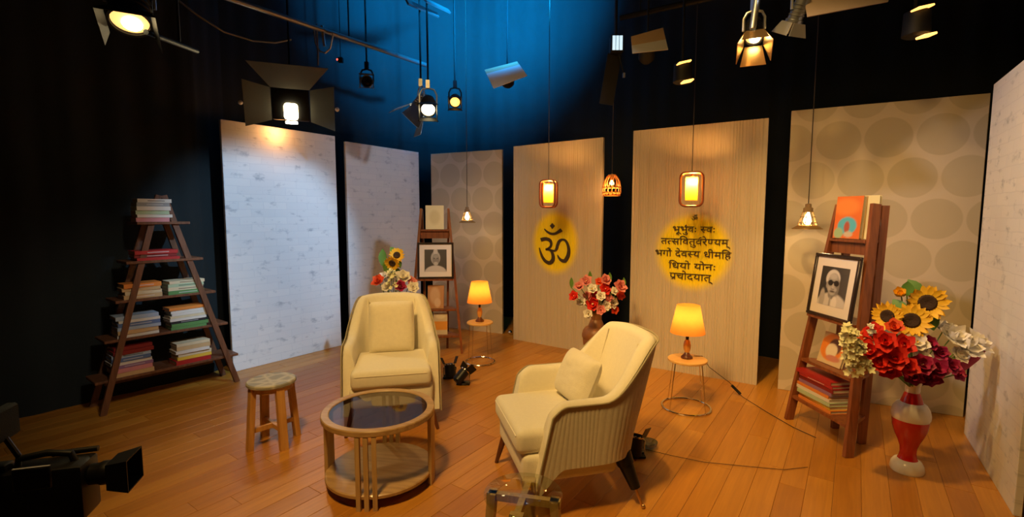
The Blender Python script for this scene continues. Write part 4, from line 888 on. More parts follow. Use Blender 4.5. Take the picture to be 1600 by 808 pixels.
def cov_cream(u, v):
    c = (0.80, 0.72, 0.42); return mixc(c, (0.70, 0.60, 0.32), soft(ell(u, v, 0.5, 0.5, 0.3, 0.3), 0.5))
def cov_brown(u, v):
    c = (0.50, 0.26, 0.12); c = mixc(c, (0.62, 0.42, 0.26), soft(ell(u, v, 0.45, 0.55, 0.32, 0.36), 0.4)); return mixc(c, (0.70, 0.52, 0.38), soft(ell(u, v, 0.62, 0.25, 0.2, 0.2), 0.4))
def cov_band(u, v):
    c = (0.68, 0.60, 0.50)
    if 0.22 < v < 0.62: c = (0.82, 0.36, 0.06)
    return mixc(c, (0.80, 0.76, 0.68), soft(ell(u, v, 0.5, 0.85, 0.35, 0.12), 0.4))
def cov_round(u, v):
    c = (0.70, 0.56, 0.36); c = mixc(c, (0.82, 0.26, 0.03), soft(ell(u, v, 0.45, 0.55, 0.48, 0.44), 0.1))
    c = mixc(c, (0.12, 0.05, 0.04), soft(ell(u, v, 0.58, 0.60, 0.26, 0.26), 0.2)); c = mixc(c, (0.80, 0.72, 0.58), soft(ell(u, v, 0.48, 0.45, 0.24, 0.24), 0.15))
    return mixc(c, (0.60, 0.24, 0.18), soft(ell(u, v, 0.62, 0.22, 0.30, 0.10), 0.3))
cover_book(loc2w(LR, LRr, -0.02, 0.145, 1.372), LRr + R(8), R(5), 0.20, 0.285, 0.03, cov_orange, 'orange book with blue round picture standing on top of the near ladder shelf')
cover_book(loc2w(LR, LRr, 0.06, 0.195, 1.372), LRr + R(24), R(3), 0.17, 0.285, 0.024, cov_cream, 'pale book standing behind the orange one on the near ladder shelf')
cover_book(loc2w(LR, LRr, -0.055, 0.10, 0.493), LRr + R(2), R(16), 0.21, 0.22, 0.02, cov_round, 'square orange and cream book below the portrait in dark glasses', roll=R(0))
stack(LR, LRr, -0.235, 0.10, 0.20, ['red', 'red', 'dark red', 'purple', 'orange', 'white', 'pale green', 'yellow', 'orange'], 0.0225, 'bottom-shelf stack of the near ladder', 'books on the near ladder shelf', 0.19, 11, 0.005)
cover_book(loc2w(LL, LLr, 0.0, 0.135, 1.372), LLr, R(6), 0.20, 0.265, 0.025, cov_cream, 'plain cream book standing on top of the far ladder shelf')
cover_book(loc2w(LL, LLr, 0.0, 0.08, 0.492), LLr - R(6), R(10), 0.18, 0.26, 0.022, cov_brown, 'brown picture book upright below the robed portrait on far ladder')
cover_book(loc2w(LL, LLr, 0.055, 0.05, 0.202), LLr, R(10), 0.15, 0.24, 0.02, cov_band, 'white book with orange band low on the far ladder shelf')

# ------------------------------------------------------------------ vases and flowers
def vase(c, label, lower, upper, s=1.0, rs=1.0):
    root = thing('vase', label, 'vase', (c[0], c[1], 0))
    def seg(nm, prof, m): MB().lathe([(r * s * rs, z * s) for r, z in prof], 40).build(nm, m, root)
    seg('foot', [(0.100, 0.0), (0.106, 0.012), (0.100, 0.045), (0.085, 0.066), (0.066, 0.075)], upper)
    seg('stem', [(0.064, 0.073), (0.056, 0.088), (0.050, 0.115), (0.054, 0.15), (0.070, 0.19), (0.092, 0.23), (0.108, 0.275), (0.112, 0.31), (0.110, 0.325)], lower)
    seg('belly_band', [(0.112, 0.322), (0.119, 0.335), (0.119, 0.36), (0.110, 0.39), (0.092, 0.415), (0.072, 0.425)], upper)
    seg('shoulder', [(0.070, 0.422), (0.062, 0.445), (0.050, 0.475), (0.044, 0.485)], lower)
    MB().lathe([(r * s * rs, z * s) for r, z in [(0.042, 0.483), (0.046, 0.50), (0.044, 0.52), (0.056, 0.545), (0.060, 0.555), (0.052, 0.556), (0.038, 0.52), (0.036, 0.49)]], 40, cap1=False).build('neck', upper, root)
    return root
def petal(mb, MM, L, W, curl, cup, nl=4):
    vs = []; fs = []
    prof = [0.30, 0.80, 1.0, 0.72, 0.06]
    for i in range(nl + 1):
        t = i / nl; wd = W / 2 * prof[i]
        for s in (-1, 0, 1):
            vs.append((s * wd, L * t, curl * t * t * L + cup * wd * (abs(s))))
    for i in range(nl):
        for k in range(2):
            b = i * 3 + k; fs.append((b, b + 1, b + 4, b + 3))
    mb.add(vs, fs, MM)
def face_dir(head, d):
    return Matrix.Translation(head) @ Vector(d).normalized().to_track_quat('Z', 'Y').to_matrix().to_4x4()
def stem_to(root, base, head, r=0.0035):
    b = Vector(base); h = Vector(head); m = (b + h) / 2 + Vector((0, 0, 0.25 * (h - b).length)) * 0.3
    pts = [(b * (1 - t) ** 2 + m * 2 * t * (1 - t) + h * t * t) for t in [k / 6 for k in range(7)]]
    MB().tube(pts, r, 5).build('stem', M['stem'], root)
def sunflower(head, base, d, Rr, label, leaf=True):
    root = thing('sunflower', label, 'flower', (0, 0, 0), 0, 'yellow sunflowers'); T = face_dir(head, d); mb = MB()
    r = random.Random(int(abs(head[0] * 997 + head[2] * 113)))
    for lay, (n, k, cu) in enumerate(((17, 1.0, 0.12), (15, 0.86, 0.34))):
        for i in range(n):
            a = 2 * math.pi * (i + 0.5 * lay) / n + r.uniform(-0.08, 0.08)
            petal(mb, T @ Matrix.Rotation(a, 4, 'Z') @ Matrix.Translation((0, Rr * 0.36, 0.004 * lay)), Rr * 0.66 * k * r.uniform(0.9, 1.08), Rr * 0.30, cu * r.uniform(0.4, 1.5), 0.25)
    mb.build('petals', M['sun_petal'], root, sharp=60)
    MB().lathe([(Rr * 0.46, -0.006), (Rr * 0.46, 0.004), (Rr * 0.36, 0.014), (Rr * 0.18, 0.012), (Rr * 0.05, 0.006)], 24, T).build('seed_disc', M['sun_core'], root)
    stem_to(root, base, T @ Vector((0, 0, -0.004)))
    if leaf:
        for a, k in ((0.6, 0.9), (3.4, 1.0)):
            mb = MB(); petal(mb, T @ Matrix.Translation((0, 0, -0.02)) @ Matrix.Rotation(a, 4, 'Z') @ Matrix.Translation((0, Rr * 0.5, 0)), Rr * 1.1 * k, Rr * 0.7, -0.2, 0.2)
            mb.build('leaf', M['leaf'], root, sharp=60)
    return root
def bloom(head, base, d, Rr, m, label, cat_name='silk_flower', rings=((6, 1.0, 0.35), (5, 0.72, 0.9), (4, 0.42, 1.5)), group=None):
    root = thing(cat_name, label, 'flower', (0, 0, 0), 0, group); T = face_dir(head, d); mb = MB()
    r = random.Random(int(abs(head[0] * 1997 + head[1] * 31 + head[2] * 713)))
    for n, k, cu in rings:
        for i in range(n):
            a = 2 * math.pi * (i + r.random() * 0.4) / n
            petal(mb, T @ Matrix.Rotation(a, 4, 'Z') @ Matrix.Rotation(cu * 0.35, 4, 'X') @ Matrix.Translation((0, Rr * 0.04, 0)), Rr * k * r.uniform(0.85, 1.1), Rr * 0.95 * k, cu * r.uniform(0.5, 1.1), 0.35)
    mb.build('petals', m, root, sharp=70)
    MB().sphere((0, 0, Rr * 0.12), Rr * 0.14, 8, 6, T).build('flower_centre', M['lime_petal'] if m is not M['white_petal'] else M['sun_petal'], root)
    stem_to(root, base, T @ Vector((0, 0, 0)))
    return root
def spray(head, base, d, L, wd, m, label, n=26, sz=0.016, group=None):
    """long spike of many small blossoms"""
    root = thing('flower_spray', label, 'flower', (0, 0, 0), 0, group); r = random.Random(int(abs(head[0] * 1777 + head[2] * 991)))
    ax = Vector(d).normalized(); mb = MB(); h = Vector(head)
    for i in range(n):
        t = r.random(); o = Vector((r.uniform(-1, 1), r.uniform(-1, 1), r.uniform(-1, 1))).normalized()
        p = h + ax * ((t - 0.5) * L) + o * (wd * (1 - 0.6 * t) * r.uniform(0.5, 1))
        T = face_dir(p, o + ax * 0.3 + Vector((-0.35, -0.6, 0.45)))
        for k in range(5): petal(mb, T @ Matrix.Rotation(2 * math.pi * k / 5, 4, 'Z'), sz * r.uniform(0.8, 1.2), sz * 0.8, 0.4, 0.3)
    mb.build('blossoms', m, root, sharp=70)
    b = Vector(base); MB().tube([b, (b + h) / 2 + Vector((0, 0, 0.03)), h - ax * L * 0.4, h + ax * L * 0.45], 0.003, 5).build('stem', M['stem'], root)
    return root
def long_leaf(p0, p1, wd, m, label):
    root = thing('long_leaf', label, 'leaf'); p0 = Vector(p0); p1 = Vector(p1); mb = MB()
    d = (p1 - p0); L = d.length; T = Matrix.Translation(p0) @ d.to_track_quat('Y', 'Z').to_matrix().to_4x4()
    petal(mb, T, L, wd, 0.1, 0.3); mb.build('blade', m, root, sharp=60); return root

# near vase (red and white) with sunflowers
VC = (2.373, 2.80)
vase(VC, 'tall turned red and white vase standing by the end panel', M['red_glaze'], M['white_glaze'], 1.0, 0.80)
vb = Vector((VC[0], VC[1], 0.50)); tocam = Vector((-0.62, -0.75, 0.15))
def vp(px, py, Y=2.80): return at(px, py, Y)
sunflower(vp(1449, 473), vb, (-0.50, -0.85, 0.10), 0.105, 'largest sunflower, highest in the red and white vase')
sunflower(vp(1424, 501, 2.74), vb, (-0.5, -0.8, 0.25), 0.098, 'sunflower at the middle of the bouquet, lowest of the yellow blooms')
sunflower(vp(1387, 494, 2.80), vb, (-0.85, -0.45, 0.05), 0.085, 'sunflower turned sideways above the red silk blooms', False)
bloom(vp(1408, 461, 2.84), vb, (-0.6, -0.5, 0.5), 0.05, M['sun_petal'], 'small yellow half-open bud left of the largest sunflower', rings=((5, 1, 1.0), (4, 0.7, 1.8)))
ll = thing('leaf_sprig', 'green pointed leaf standing above the sunflowers', 'leaf'); mb = MB(); h = vp(1417, 462, 2.84)
petal(mb, face_dir(h, (-0.5, -0.8, 0.1)), 0.085, 0.065, 0.1, 0.3); mb.build('blade', M['leaf'], ll, sharp=60); stem_to(ll, vb, h)
NTH = ['leftmost'] + [k + ' from the left' for k in ('second', 'third', 'fourth', 'fifth', 'sixth', 'seventh', 'eighth', 'ninth')] + ['rightmost']
def ranked(lst):
    o = sorted(range(len(lst)), key=lambda i: lst[i][0]); rk = {}
    for k, i in enumerate(o): rk[i] = 'rightmost' if k == len(o) - 1 else NTH[k]
    return [(rk[i], *lst[i]) for i in range(len(lst))]
for nm, mk, lst in (('red', 'red_petal', [(1366, 520, 2.72, .062), (1360, 548, 2.66, .066), (1383, 535, 2.62, .066), (1375, 567, 2.64, .064), (1398, 560, 2.60, .072), (1411, 540, 2.66, .062), (1390, 580, 2.66, .055), (1418, 572, 2.60, .058)]),
                    ('orange-red', 'orange_red_petal', [(1352, 530, 2.76, .055), (1397, 512, 2.70, .05)]),
                    ('magenta', 'magenta_petal', [(1452, 538, 2.70, .05), (1468, 552, 2.68, .05), (1440, 570, 2.62, .066), (1463, 577, 2.62, .06), (1450, 590, 2.66, .06), (1484, 572, 2.68, .052), (1496, 585, 2.72, .045), (1425, 588, 2.66, .055)]),
                    ('white', 'white_petal', [(1506, 542, 2.78, .10), (1486, 528, 2.80, .09), (1524, 537, 2.80, .085), (1432, 536, 2.70, .065), (1438, 555, 2.68, .042), (1497, 556, 2.76, .06), (1474, 516, 2.84, .065)])):
    for rk, px, py, Y, s_ in ranked(lst):
        h = vp(px, py, Y); bloom(h, vb, (h - vb) + Vector((-0.15, -0.4, 0.08)), s_, M[mk], '%s %s silk bloom in the sunflower bouquet' % (rk, nm), group='%s silk blooms in the sunflower bouquet' % nm)
spray(vp(1334, 547, 2.62), vb, (-0.35, -0.2, 0.7), 0.27, 0.075, M['lime_petal'], 'pale lime spray of tiny blossoms at the left of the sunflower bouquet', 130, 0.024)
spray(vp(1362, 520, 2.66), vb, (-0.3, -0.2, 0.6), 0.10, 0.03, M['white_petal'], 'short white blossom spray between lime spray and red blooms', 14, 0.014)
long_leaf(vp(1490, 588, 2.76), vp(1548, 541, 2.84), 0.075, M['magenta_petal'], 'long magenta leaf reaching out at the right of the bouquet')

# far vase behind the facing armchair
VL = (-1.13, 4.62)
vase(VL, 'red and white vase hidden behind the facing armchair', M['red_glaze'], M['white_glaze'])
vb = Vector((VL[0], VL[1], 0.52))
sunflower(at(620, 399, 4.55), vb, (0.15, -0.9, 0.35), 0.075, 'upper sunflower above the facing armchair')
sunflower(at(613, 411, 4.50), vb, (-0.1, -0.75, -0.35), 0.075, 'lower drooping sunflower above the facing armchair', False)
for i, (px, py, L_) in enumerate(((598, 405, .16), (605, 418, .13), (620, 424, .1))):
    lf = thing('leaf_sprig', ('tall upper', 'middle', 'short lower')[i] + ' green leaf beside the sunflowers behind the facing armchair', 'leaf'); mb = MB(); h = at(px, py + 10, 4.62)
    petal(mb, face_dir(h, (0.1, -0.9, 0.2)), L_, 0.08, 0.1, 0.3); mb.build('blade', M['leaf'], lf, sharp=60); stem_to(lf, vb, h)
for (px, py, Y, s, mm, lb) in ((592, 440, 4.5, .07, 'orange_red_petal', 'red bloom at the left above the facing armchair'), (600, 432, 4.55, .05, 'white_petal', 'round white bloom beside red one above facing armchair'), (604, 449, 4.45, .055, 'white_petal', 'white bloom just over the facing armchair back, left'), (630, 434, 4.5, .08, 'white_petal', 'large cream bloom above the facing armchair'), (643, 440, 4.5, .05, 'pink_petal', 'pink bloom at right above the facing armchair'), (626, 448, 4.42, .06, 'magenta_petal', 'dull magenta bloom just over the facing armchair back'), (645, 450, 4.46, .06, 'white_petal', 'white bloom at far right over the facing armchair')):
    h = at(px, py, Y); bloom(h, vb, (h - vb) + Vector((0, -0.35, 0)), s, M[mm], lb)
spray(at(612, 440, 4.40), vb, (0.05, -0.1, 1), 0.22, 0.07, M['lime_petal'], 'pale lime blossom spray above the facing armchair', 40, 0.02)

# brown vase behind the side-on armchair
VM = (0.80, 4.55)
vase(VM, 'brown vase standing behind the side-on armchair', M['brown_vase'], M['brown_vase'], 1.12)
vb = Vector((VM[0], VM[1], 0.58)); r = random.Random(21)
BV = ((897, 463, .05, 'red_petal', 'red'), (905, 447, .05, 'pink_petal', 'pink'), (916, 440, .06, 'pink_petal', 'pink'), (925, 452, .05, 'white_petal', 'white'), (908, 472, .05, 'white_petal', 'white'), (918, 463, .05, 'pink_petal', 'pink'), (926, 475, .07, 'red_petal', 'red'), (930, 462, .05, 'red_petal', 'red'), (936, 441, .05, 'orange_red_petal', 'orange-red'), (946, 438, .06, 'pink_petal', 'pink'), (945, 452, .06, 'red_petal', 'red'), (938, 463, .05, 'white_petal', 'white'), (950, 465, .05, 'pink_petal', 'pink'), (957, 473, .06, 'white_petal', 'white'), (968, 448, .065, 'pink_petal', 'pink'), (968, 462, .055, 'orange_red_petal', 'orange-red'), (959, 455, .04, 'white_petal', 'white'), (947, 478, .05, 'white_petal', 'white'), (960, 484, .05, 'orange_red_petal', 'orange-red'), (919, 490, .05, 'white_petal', 'white'), (938, 484, .05, 'pink_petal', 'pink'))
for nm in ('red', 'pink', 'white', 'orange-red'):
    for rk, px, py, s_, mm, _ in ranked([q for q in BV if q[4] == nm]):
        h = at(px, py, 4.45 + r.uniform(-0.1, 0.1)); bloom(h, vb, (h - vb) + Vector((0, -0.4, 0)), s_, M[mm], '%s %s silk bloom in the brown vase' % (rk, nm), group='%s silk blooms in the brown vase' % nm)
for i, (px, py) in enumerate(((893, 440), (922, 430), (953, 432), (975, 440))):
    lf = thing('leaf_sprig', ('brown-green leaf tip at left edge', 'brown-green leaf tip left of centre', 'brown-green leaf tip right of centre', 'brown-green leaf tip at right edge')[i] + ' of the brown-vase flowers', 'leaf'); mb = MB(); h = at(px, py + 10, 4.55)
    petal(mb, face_dir(h, (0.1, -0.9, 0.2)), 0.10, 0.04, 0.1, 0.3); mb.build('blade', M['leaf'], lf, sharp=60); stem_to(lf, vb, h)

# ------------------------------------------------------------------ pendants
def cord(root, z0, z1): MB().tube([(0, 0, z0), (0, 0, z1)], 0.0035, 6).build('cord', M['cord'], root)
def lantern(p, label, wd=0.185, ht=0.29, rz=0.0, power=34):
    root = thing('pendant_lantern', label, 'lantern', p, rz, 'amber wooden lanterns')
    def loop(w_, h_, r_): 
        pts = []
        for cx, cz, a0 in ((1, 1, 0), (-1, 1, 90), (-1, -1, 180), (1, -1, 270)):
            for k in range(5):
                a = R(a0 + 90 * k / 4); pts.append((cx * (w_ / 2 - r_) + r_ * math.cos(a), cz * (h_ / 2 - r_) + r_ * math.sin(a)))
        return pts
    for nm, y in (('front_hoop', -0.035), ('rear_hoop', 0.035)):
        MB().tube([(x, y, z) for x, z in loop(wd, ht, 0.045)], 0.0095, 8, True).build(nm, M['lantern_wood'], root)
    for sz in (-1, 1):
        for sx in (-1, 1): MB().tube([(sx * wd * 0.16, -0.035, sz * (ht / 2)), (sx * wd * 0.16, 0.035, sz * (ht / 2))], 0.007, 6).build('spacer_bar', M['lantern_wood'], root)
    MB().tube([(0, 0, ht * 0.36), (0, 0, ht / 2 + 0.01)], 0.006, 6).build('hanger', M['lantern_wood'], root)
    MB().lathe([(0.018, ht * 0.30), (0.018, ht * 0.40)], 20).build('lamp_holder', M['lantern_wood'], root)
    MB().lathe([(0.05, -ht * 0.33), (0.05, -ht * 0.1), (0.05, ht * 0.15), (0.05, ht * 0.36)], 28, cap0=False, cap1=False).build('paper_cylinder', M['lantern_shade'], root)
    MB().sphere((0, 0, 0.0), 0.026, 12, 8, None, (1, 1, 1.6)).build('bulb', M['bulb_basket'], root)
    cord(root, ht / 2, CEIL - p[2])
    point('lantern_glow', (p[0], p[1] - 0.02, p[2] + 0.06), power, (1.0, 0.42, 0.08), 0.02)
    return root
lantern(at(857, 303, 5.05), 'amber lantern in rounded wooden hoops above the large om sign', 0.165, 0.275, R(-25))
lantern(at(1080.5, 296, 4.20), 'amber lantern in rounded wooden hoops above the verse lettering', 0.185, 0.285, R(-22), 36)
def cone_pendant(p, label, s=1.0, power=3):
    root = thing('pendant_lamp', label, 'lamp', p, 0, 'caged bulb pendants')
    MB().lathe([(0.030 * s, 0.055 * s), (0.034 * s, 0.06 * s), (0.034 * s, 0.085 * s), (0.022 * s, 0.09 * s), (0.022 * s, 0.115 * s), (0.008 * s, 0.12 * s)], 20).build('cap', M['cap_wood'], root)
    for z, r_ in ((0.055, 0.036), (0.015, 0.052), (-0.03, 0.068)):
        MB().tube([(r_ * s * math.cos(2 * math.pi * k / 28), r_ * s * math.sin(2 * math.pi * k / 28), z * s) for k in range(28)], 0.0032 * s, 6, True).build('cage_ring', M['cage_brass'], root)
    MB().lathe([(0.066 * s, -0.05 * s), (0.105 * s, -0.075 * s), (0.107 * s, -0.08 * s), (0.066 * s, -0.056 * s), (0.066 * s, -0.05 * s)], 36, cap0=False, cap1=False).build('brim', M['cage_brass'], root)
    for k in range(8):
        a = 2 * math.pi * k / 8; c_, s_ = math.cos(a), math.sin(a)
        MB().tube([(0.034 * s * c_, 0.034 * s * s_, 0.06 * s), (0.066 * s * c_, 0.066 * s * s_, -0.052 * s)], 0.0028 * s, 6).build('cage_wire', M['cage_brass'], root)
    MB().lathe([(0.010 * s, 0.055 * s), (0.014 * s, 0.035 * s), (0.027 * s, 0.0), (0.029 * s, -0.018 * s), (0.02 * s, -0.04 * s), (0.004 * s, -0.048 * s)], 20).build('bulb', M['bulb_hot'], root)
    cord(root, 0.12 * s, CEIL - p[2])
    point('pendant_glow', (p[0], p[1], p[2] - 0.06 * s), power, (1.0, 0.66, 0.28), 0.03)
    return root
cone_pendant(at(1262, 342, 3.85), 'caged bulb pendant hanging left of the near ladder shelf')
cone_pendant(at(730, 338, 5.85), 'small caged bulb pendant hanging in the back corner', 0.95)
def basket_pendant(p):
    root = thing('basket_pendant', 'glowing woven basket pendant hanging in the dark gap between panels', 'lamp', p)
    prof = [(0.035, 0.105), (0.055, 0.085), (0.078, 0.04), (0.092, -0.02), (0.092, -0.07), (0.082, -0.10)]
    for k in range(14):
        for sg in (1, -1):
            pts = []
            for i, (r_, z) in enumerate(prof): a = 2 * math.pi * k / 14 + sg * i * 0.13; pts.append((r_ * math.cos(a), r_ * math.sin(a), z))
            MB().tube(pts, 0.0038, 5).build('wicker_strand', M['wicker'], root)
    for r_, z in (prof[0], prof[3], prof[4], prof[5]):
        MB().tube([(r_ * math.cos(2 * math.pi * k / 30), r_ * math.sin(2 * math.pi * k / 30), z) for k in range(30)], 0.006, 6, True).build('rim', M['wicker'], root)
    MB().sphere((0, 0, 0.03), 0.026).build('bulb', M['bulb_basket'], root)
    MB().lathe([(0.012, 0.05), (0.014, 0.11), (0.006, 0.12)], 12).build('lamp_holder', M['cap_wood'], root)
    cord(root, 0.12, CEIL - p[2]); point('basket_glow', (p[0], p[1] - 0.0, p[2] - 0.03), 4, (1.0, 0.48, 0.12), 0.03)
basket_pendant(at(956, 290, 5.0))

# ------------------------------------------------------------------ lighting rig
RIG = 3.35
def pipe(p0, p1, label, r=0.024, m='grey_metal'):
    mb = MB().tube([p0, p1], r, 12); o = mb.build('lighting_pipe', M[m]); tag(o, label, 'pipe', 'overhead lighting pipes')
    for t in (0.12, 0.62):
        q = Vector(p0).lerp(Vector(p1), t); MB().tube([q, (q.x, q.y, CEIL)], 0.008, 6).build('hanger', M['black_metal'], o)
    return o
pa, pb = ground(365, 0, 3.3), ground(705, 115, 3.3); dd = (pb - pa)
pipe(pa - dd * 0.25, pb - dd * 0.16, 'long grey lighting pipe running above the white brick panels')
pa, pb = ground(975, 27, 3.3), ground(1095, 0, 3.3); dd = (pb - pa)
pipe(pa - dd * 0.05, pb + dd * 1.2, 'dark lighting pipe crossing above the verse panel', m='black_metal')
pa, pb = at(228, 50, 3.05), at(308, 80, 3.6)
pipe(pa, pb, 'short dark pipe beside the top-left lamp', 0.016, 'black_metal')
mb = MB().tube([at(278, 0, 4.3), at(310, 25, 4.4), at(350, 50, 4.55), at(395, 64, 4.7), at(430, 67, 4.8), at(455, 62, 4.9)], 0.009, 6)
tag(mb.build('hanging_cable', M['grey_metal']), 'pale cable swagged below the ceiling at upper left', 'cable')
lp = thing('cable_loop', 'looped pale cable hanging from the lighting pipe', 'cable')
Yc = 4.85
MB().tube([at(495, 38, Yc), at(496, 60, Yc), at(497, 85, Yc), at(497, 102, Yc)], 0.009, 6).build('cable', M['pale_metal'], lp)
MB().tube([at(491, 48, Yc), at(493, 68, Yc), at(500, 80, Yc), at(508, 83, Yc), at(516, 76, Yc), at(521, 52, Yc), at(512, 50, Yc), at(504, 46, Yc)], 0.008, 6).build('cable', M['pale_metal'], lp)
MB().bar(at(503, 40, Yc), at(507, 72, Yc), 0.022, 0.02).build('pipe_clamp', M['pale_metal'], lp)

def stage_light(p, target, label, r=0.09, L=0.24, lens='lens_hot', housing='black_metal', door=0.16, splay=35, yoke='pale_metal', top=CEIL, doors=(0, 1, 2, 3), name='stage_light', door_m=None, bulb=0.0):
    p = Vector(p); root = thing(name, label, 'stage light', p, 0, 'overhead stage lights')
    T = (Vector(target) - p).to_track_quat('Z', 'Y').to_matrix().to_4x4()
    MB().lathe([(r * 0.55, -L), (r * 0.85, -L * 0.92), (r * 0.92, -L * 0.5), (r * 0.92, -L * 0.12), (r * 1.08, -L * 0.1), (r * 1.08, 0), (r * 0.93, 0), (r * 0.93, -0.02)], 28, T, cap1=False).build('housing', M[housing], root)
    for k in range(4):
        MB().lathe([(r * 0.94, -L * (0.25 + 0.13 * k)), (r * 1.02, -L * (0.27 + 0.13 * k)), (r * 0.94, -L * (0.30 + 0.13 * k))], 28, T, cap0=False, cap1=False).build('cooling_fin', M[housing], root)
    MB().lathe([(r * 0.90, -0.018), (r * 0.7, -0.008), (r * 0.35, -0.002), (0.001, 0.0)], 28, T, cap1=False).build('lens', M[lens], root)
    if bulb: MB().sphere((r * 0.1, 0, 0.004), r * bulb, 14, 10, T, (1, 1, 0.5)).build('bulb', M['lens_hot'], root)
    for k in doors:
        A = T @ Matrix.Rotation(k * math.pi / 2, 4, 'Z') @ Matrix.Translation((0, r * 1.05, 0.002)) @ Matrix.Rotation(-R(splay), 4, 'X')
        mb = MB(); a, b = r * 0.95, r * 1.4
        vs = [(-a, 0, 0), (a, 0, 0), (b, 0, door), (-b, 0, door)]; vs += [(x, y + 0.004, z) for x, y, z in vs]
        mb.add(vs, [(0, 1, 2, 3), (7, 6, 5, 4), (0, 4, 5, 1), (1, 5, 6, 2), (2, 6, 7, 3), (3, 7, 4, 0)], A); mb.build('barn_door', M[door_m or housing], root, sharp=None)
    yx = T.to_3x3() @ Vector((1, 0, 0)); c = T @ Vector((0, 0, -L * 0.45)); a = c + yx * r * 1.15; b = c - yx * r * 1.15; up = Vector((0, 0, r * 2.0))
    MB().tube([a, a + up * 0.7, (a + up * 1.0) * 0.7 + (c + up * 1.15) * 0.3, c + up * 1.15, (b + up * 1.0) * 0.7 + (c + up * 1.15) * 0.3, b + up * 0.7, b], 0.009, 6).build('yoke', M[yoke], root)
    q = c + up * 1.12; MB().tube([q, q + Vector((0, 0, top - p.z - q.z))], 0.010, 8).build('drop_arm', M['black_metal'], root)
    MB().box(q + Vector((0, 0, 0.04)), (0.04, 0.04, 0.08)).build('clamp', M[yoke], root, sharp=None)
    return root
# 1 scoop at the top left
stage_light(at(203, 36, 3.0), (-1.75, 2.1, 0.6), 'lit black scoop lamp at the upper left corner of the picture', 0.105, 0.30, 'lens_gold', splay=25, door=0.07, doors=(0, 1, 3), bulb=0.5)
# 2 boxy flood over the white brick panel
def box_flood(p, target, label):
    p = Vector(p); root = thing('flood_light', label, 'stage light', p, 0, 'overhead stage lights')
    T = (Vector(target) - p).to_track_quat('Z', 'Y').to_matrix().to_4x4()
    MB().rbox((0.0, 0.06, -0.10), (0.34, 0.30, 0.22), 0.02, 2, T).build('housing', M['black_metal'], root)
    MB().rbox((0.0, 0.0, 0.016), (0.125, 0.155, 0.012), 0.03, 3, T).build('lens', M['lens_hot'], root)
    MB().rbox((0.0, -0.105, 0.018), (0.11, 0.028, 0.012), 0.005, 1, T).build('reflector_strip', M['lens_white'], root)
    for k, (a, b, dx, dy, ax, sg) in enumerate(((0.34, 0.70, 0, 0.21, 'X', -1), (0.30, 0.42, 0.175, 0.06, 'Y', 1), (0.30, 0.42, -0.175, 0.06, 'Y', -1))):
        mb = MB(); A = T @ Matrix.Translation((dx, dy, 0.01)) @ Matrix.Rotation(R(66) * sg, 4, ax); d = 0.24
        if ax == 'X': vs = [(-a / 2, 0, 0), (a / 2, 0, 0), (b / 2, 0, d), (-b / 2, 0, d)]; vs += [(x, y + 0.005, z) for x, y, z in vs]
        else: vs = [(0, -a / 2, 0), (0, a / 2, 0), (0, b / 2, d), (0, -b / 2, d)]; vs += [(x + 0.005, y, z) for x, y, z in vs]
        mb.add(vs, [(0, 1, 2, 3), (7, 6, 5, 4), (0, 4, 5, 1), (1, 5, 6, 2), (2, 6, 7, 3), (3, 7, 4, 0)], A); mb.build('barn_door', M['flood_metal'], root, sharp=None)
    for sx in (-1, 1): MB().sphere((sx * 0.42, 0.06, 0.10), 0.022, 10, 8, T).build('side_knob', M['white_glaze'], root)
    MB().tube([T @ Vector((0, 0.2, -0.1)), T @ Vector((0, 0.2, -0.1)) + Vector((0, 0, CEIL - p.z - (T @ Vector((0, 0.2, -0.1))).z))], 0.011, 8).build('drop_arm', M['black_metal'], root)
    MB().box(T @ Vector((0, 0.24, -0.1)) + Vector((0, 0, 0.1)), (0.024, 0.024, 0.10)).build('clamp', M['pale_metal'], root, sharp=None)
    return root
FL = at(455, 174, 4.85)
spot('flood_beam', (FL.x + 0.03, FL.y - 0.09, FL.z), (-0.75, 1.2, 1.3), 60, (1.0, 0.80, 0.42), 130, 1.0, 0.05)
point('flood_spill', (-2.32, 4.98, 2.37), 3.5, (1.0, 0.42, 0.12), 0.05)
box_flood(FL, (-0.75, 1.2, 1.3), 'boxy flood light glowing yellow over the large white brick panel')
# unseen flag added to cut the cool light along the top of the brick panel
cl_ = Vector((0.9, 2.6, 3.9)); e0, e1 = Vector((-2.95, 4.45, 2.235)), Vector((-1.80, 5.75, 2.20))
a, b = cl_.lerp(e0, 0.22), cl_.lerp(e1, 0.22); a, b = a + (a - b) * 0.25, b + (b - a) * 0.25
root = thing('added_flag', 'black flag added out of sight above to trim the cool lamp', 'flag', (a + b) / 2); c = (a + b) / 2; up = Vector((0, 0, 0.45)); n = (b - a).cross(up).normalized() * 0.004
vs = [a - c, b - c, b - c + up, a - c + up]; vs += [v + n for v in vs]
MB().add(vs, [(0, 1, 2, 3), (7, 6, 5, 4), (0, 4, 5, 1), (1, 5, 6, 2), (2, 6, 7, 3), (3, 7, 4, 0)]).build('cloth', M['black_metal'], root, sharp=None)
MB().tube([(0, 0, 0.40), (0, 0, CEIL - c.z)], 0.008, 6).build('drop_arm', M['black_metal'], root)
stage_light((0.98, 2.56, 3.94), (-2.4, 5.05, 1.1), 'black lamp hung above the view aimed at the large brick panel', 0.07, 0.2, 'lens_dark', door=0.05, splay=30)
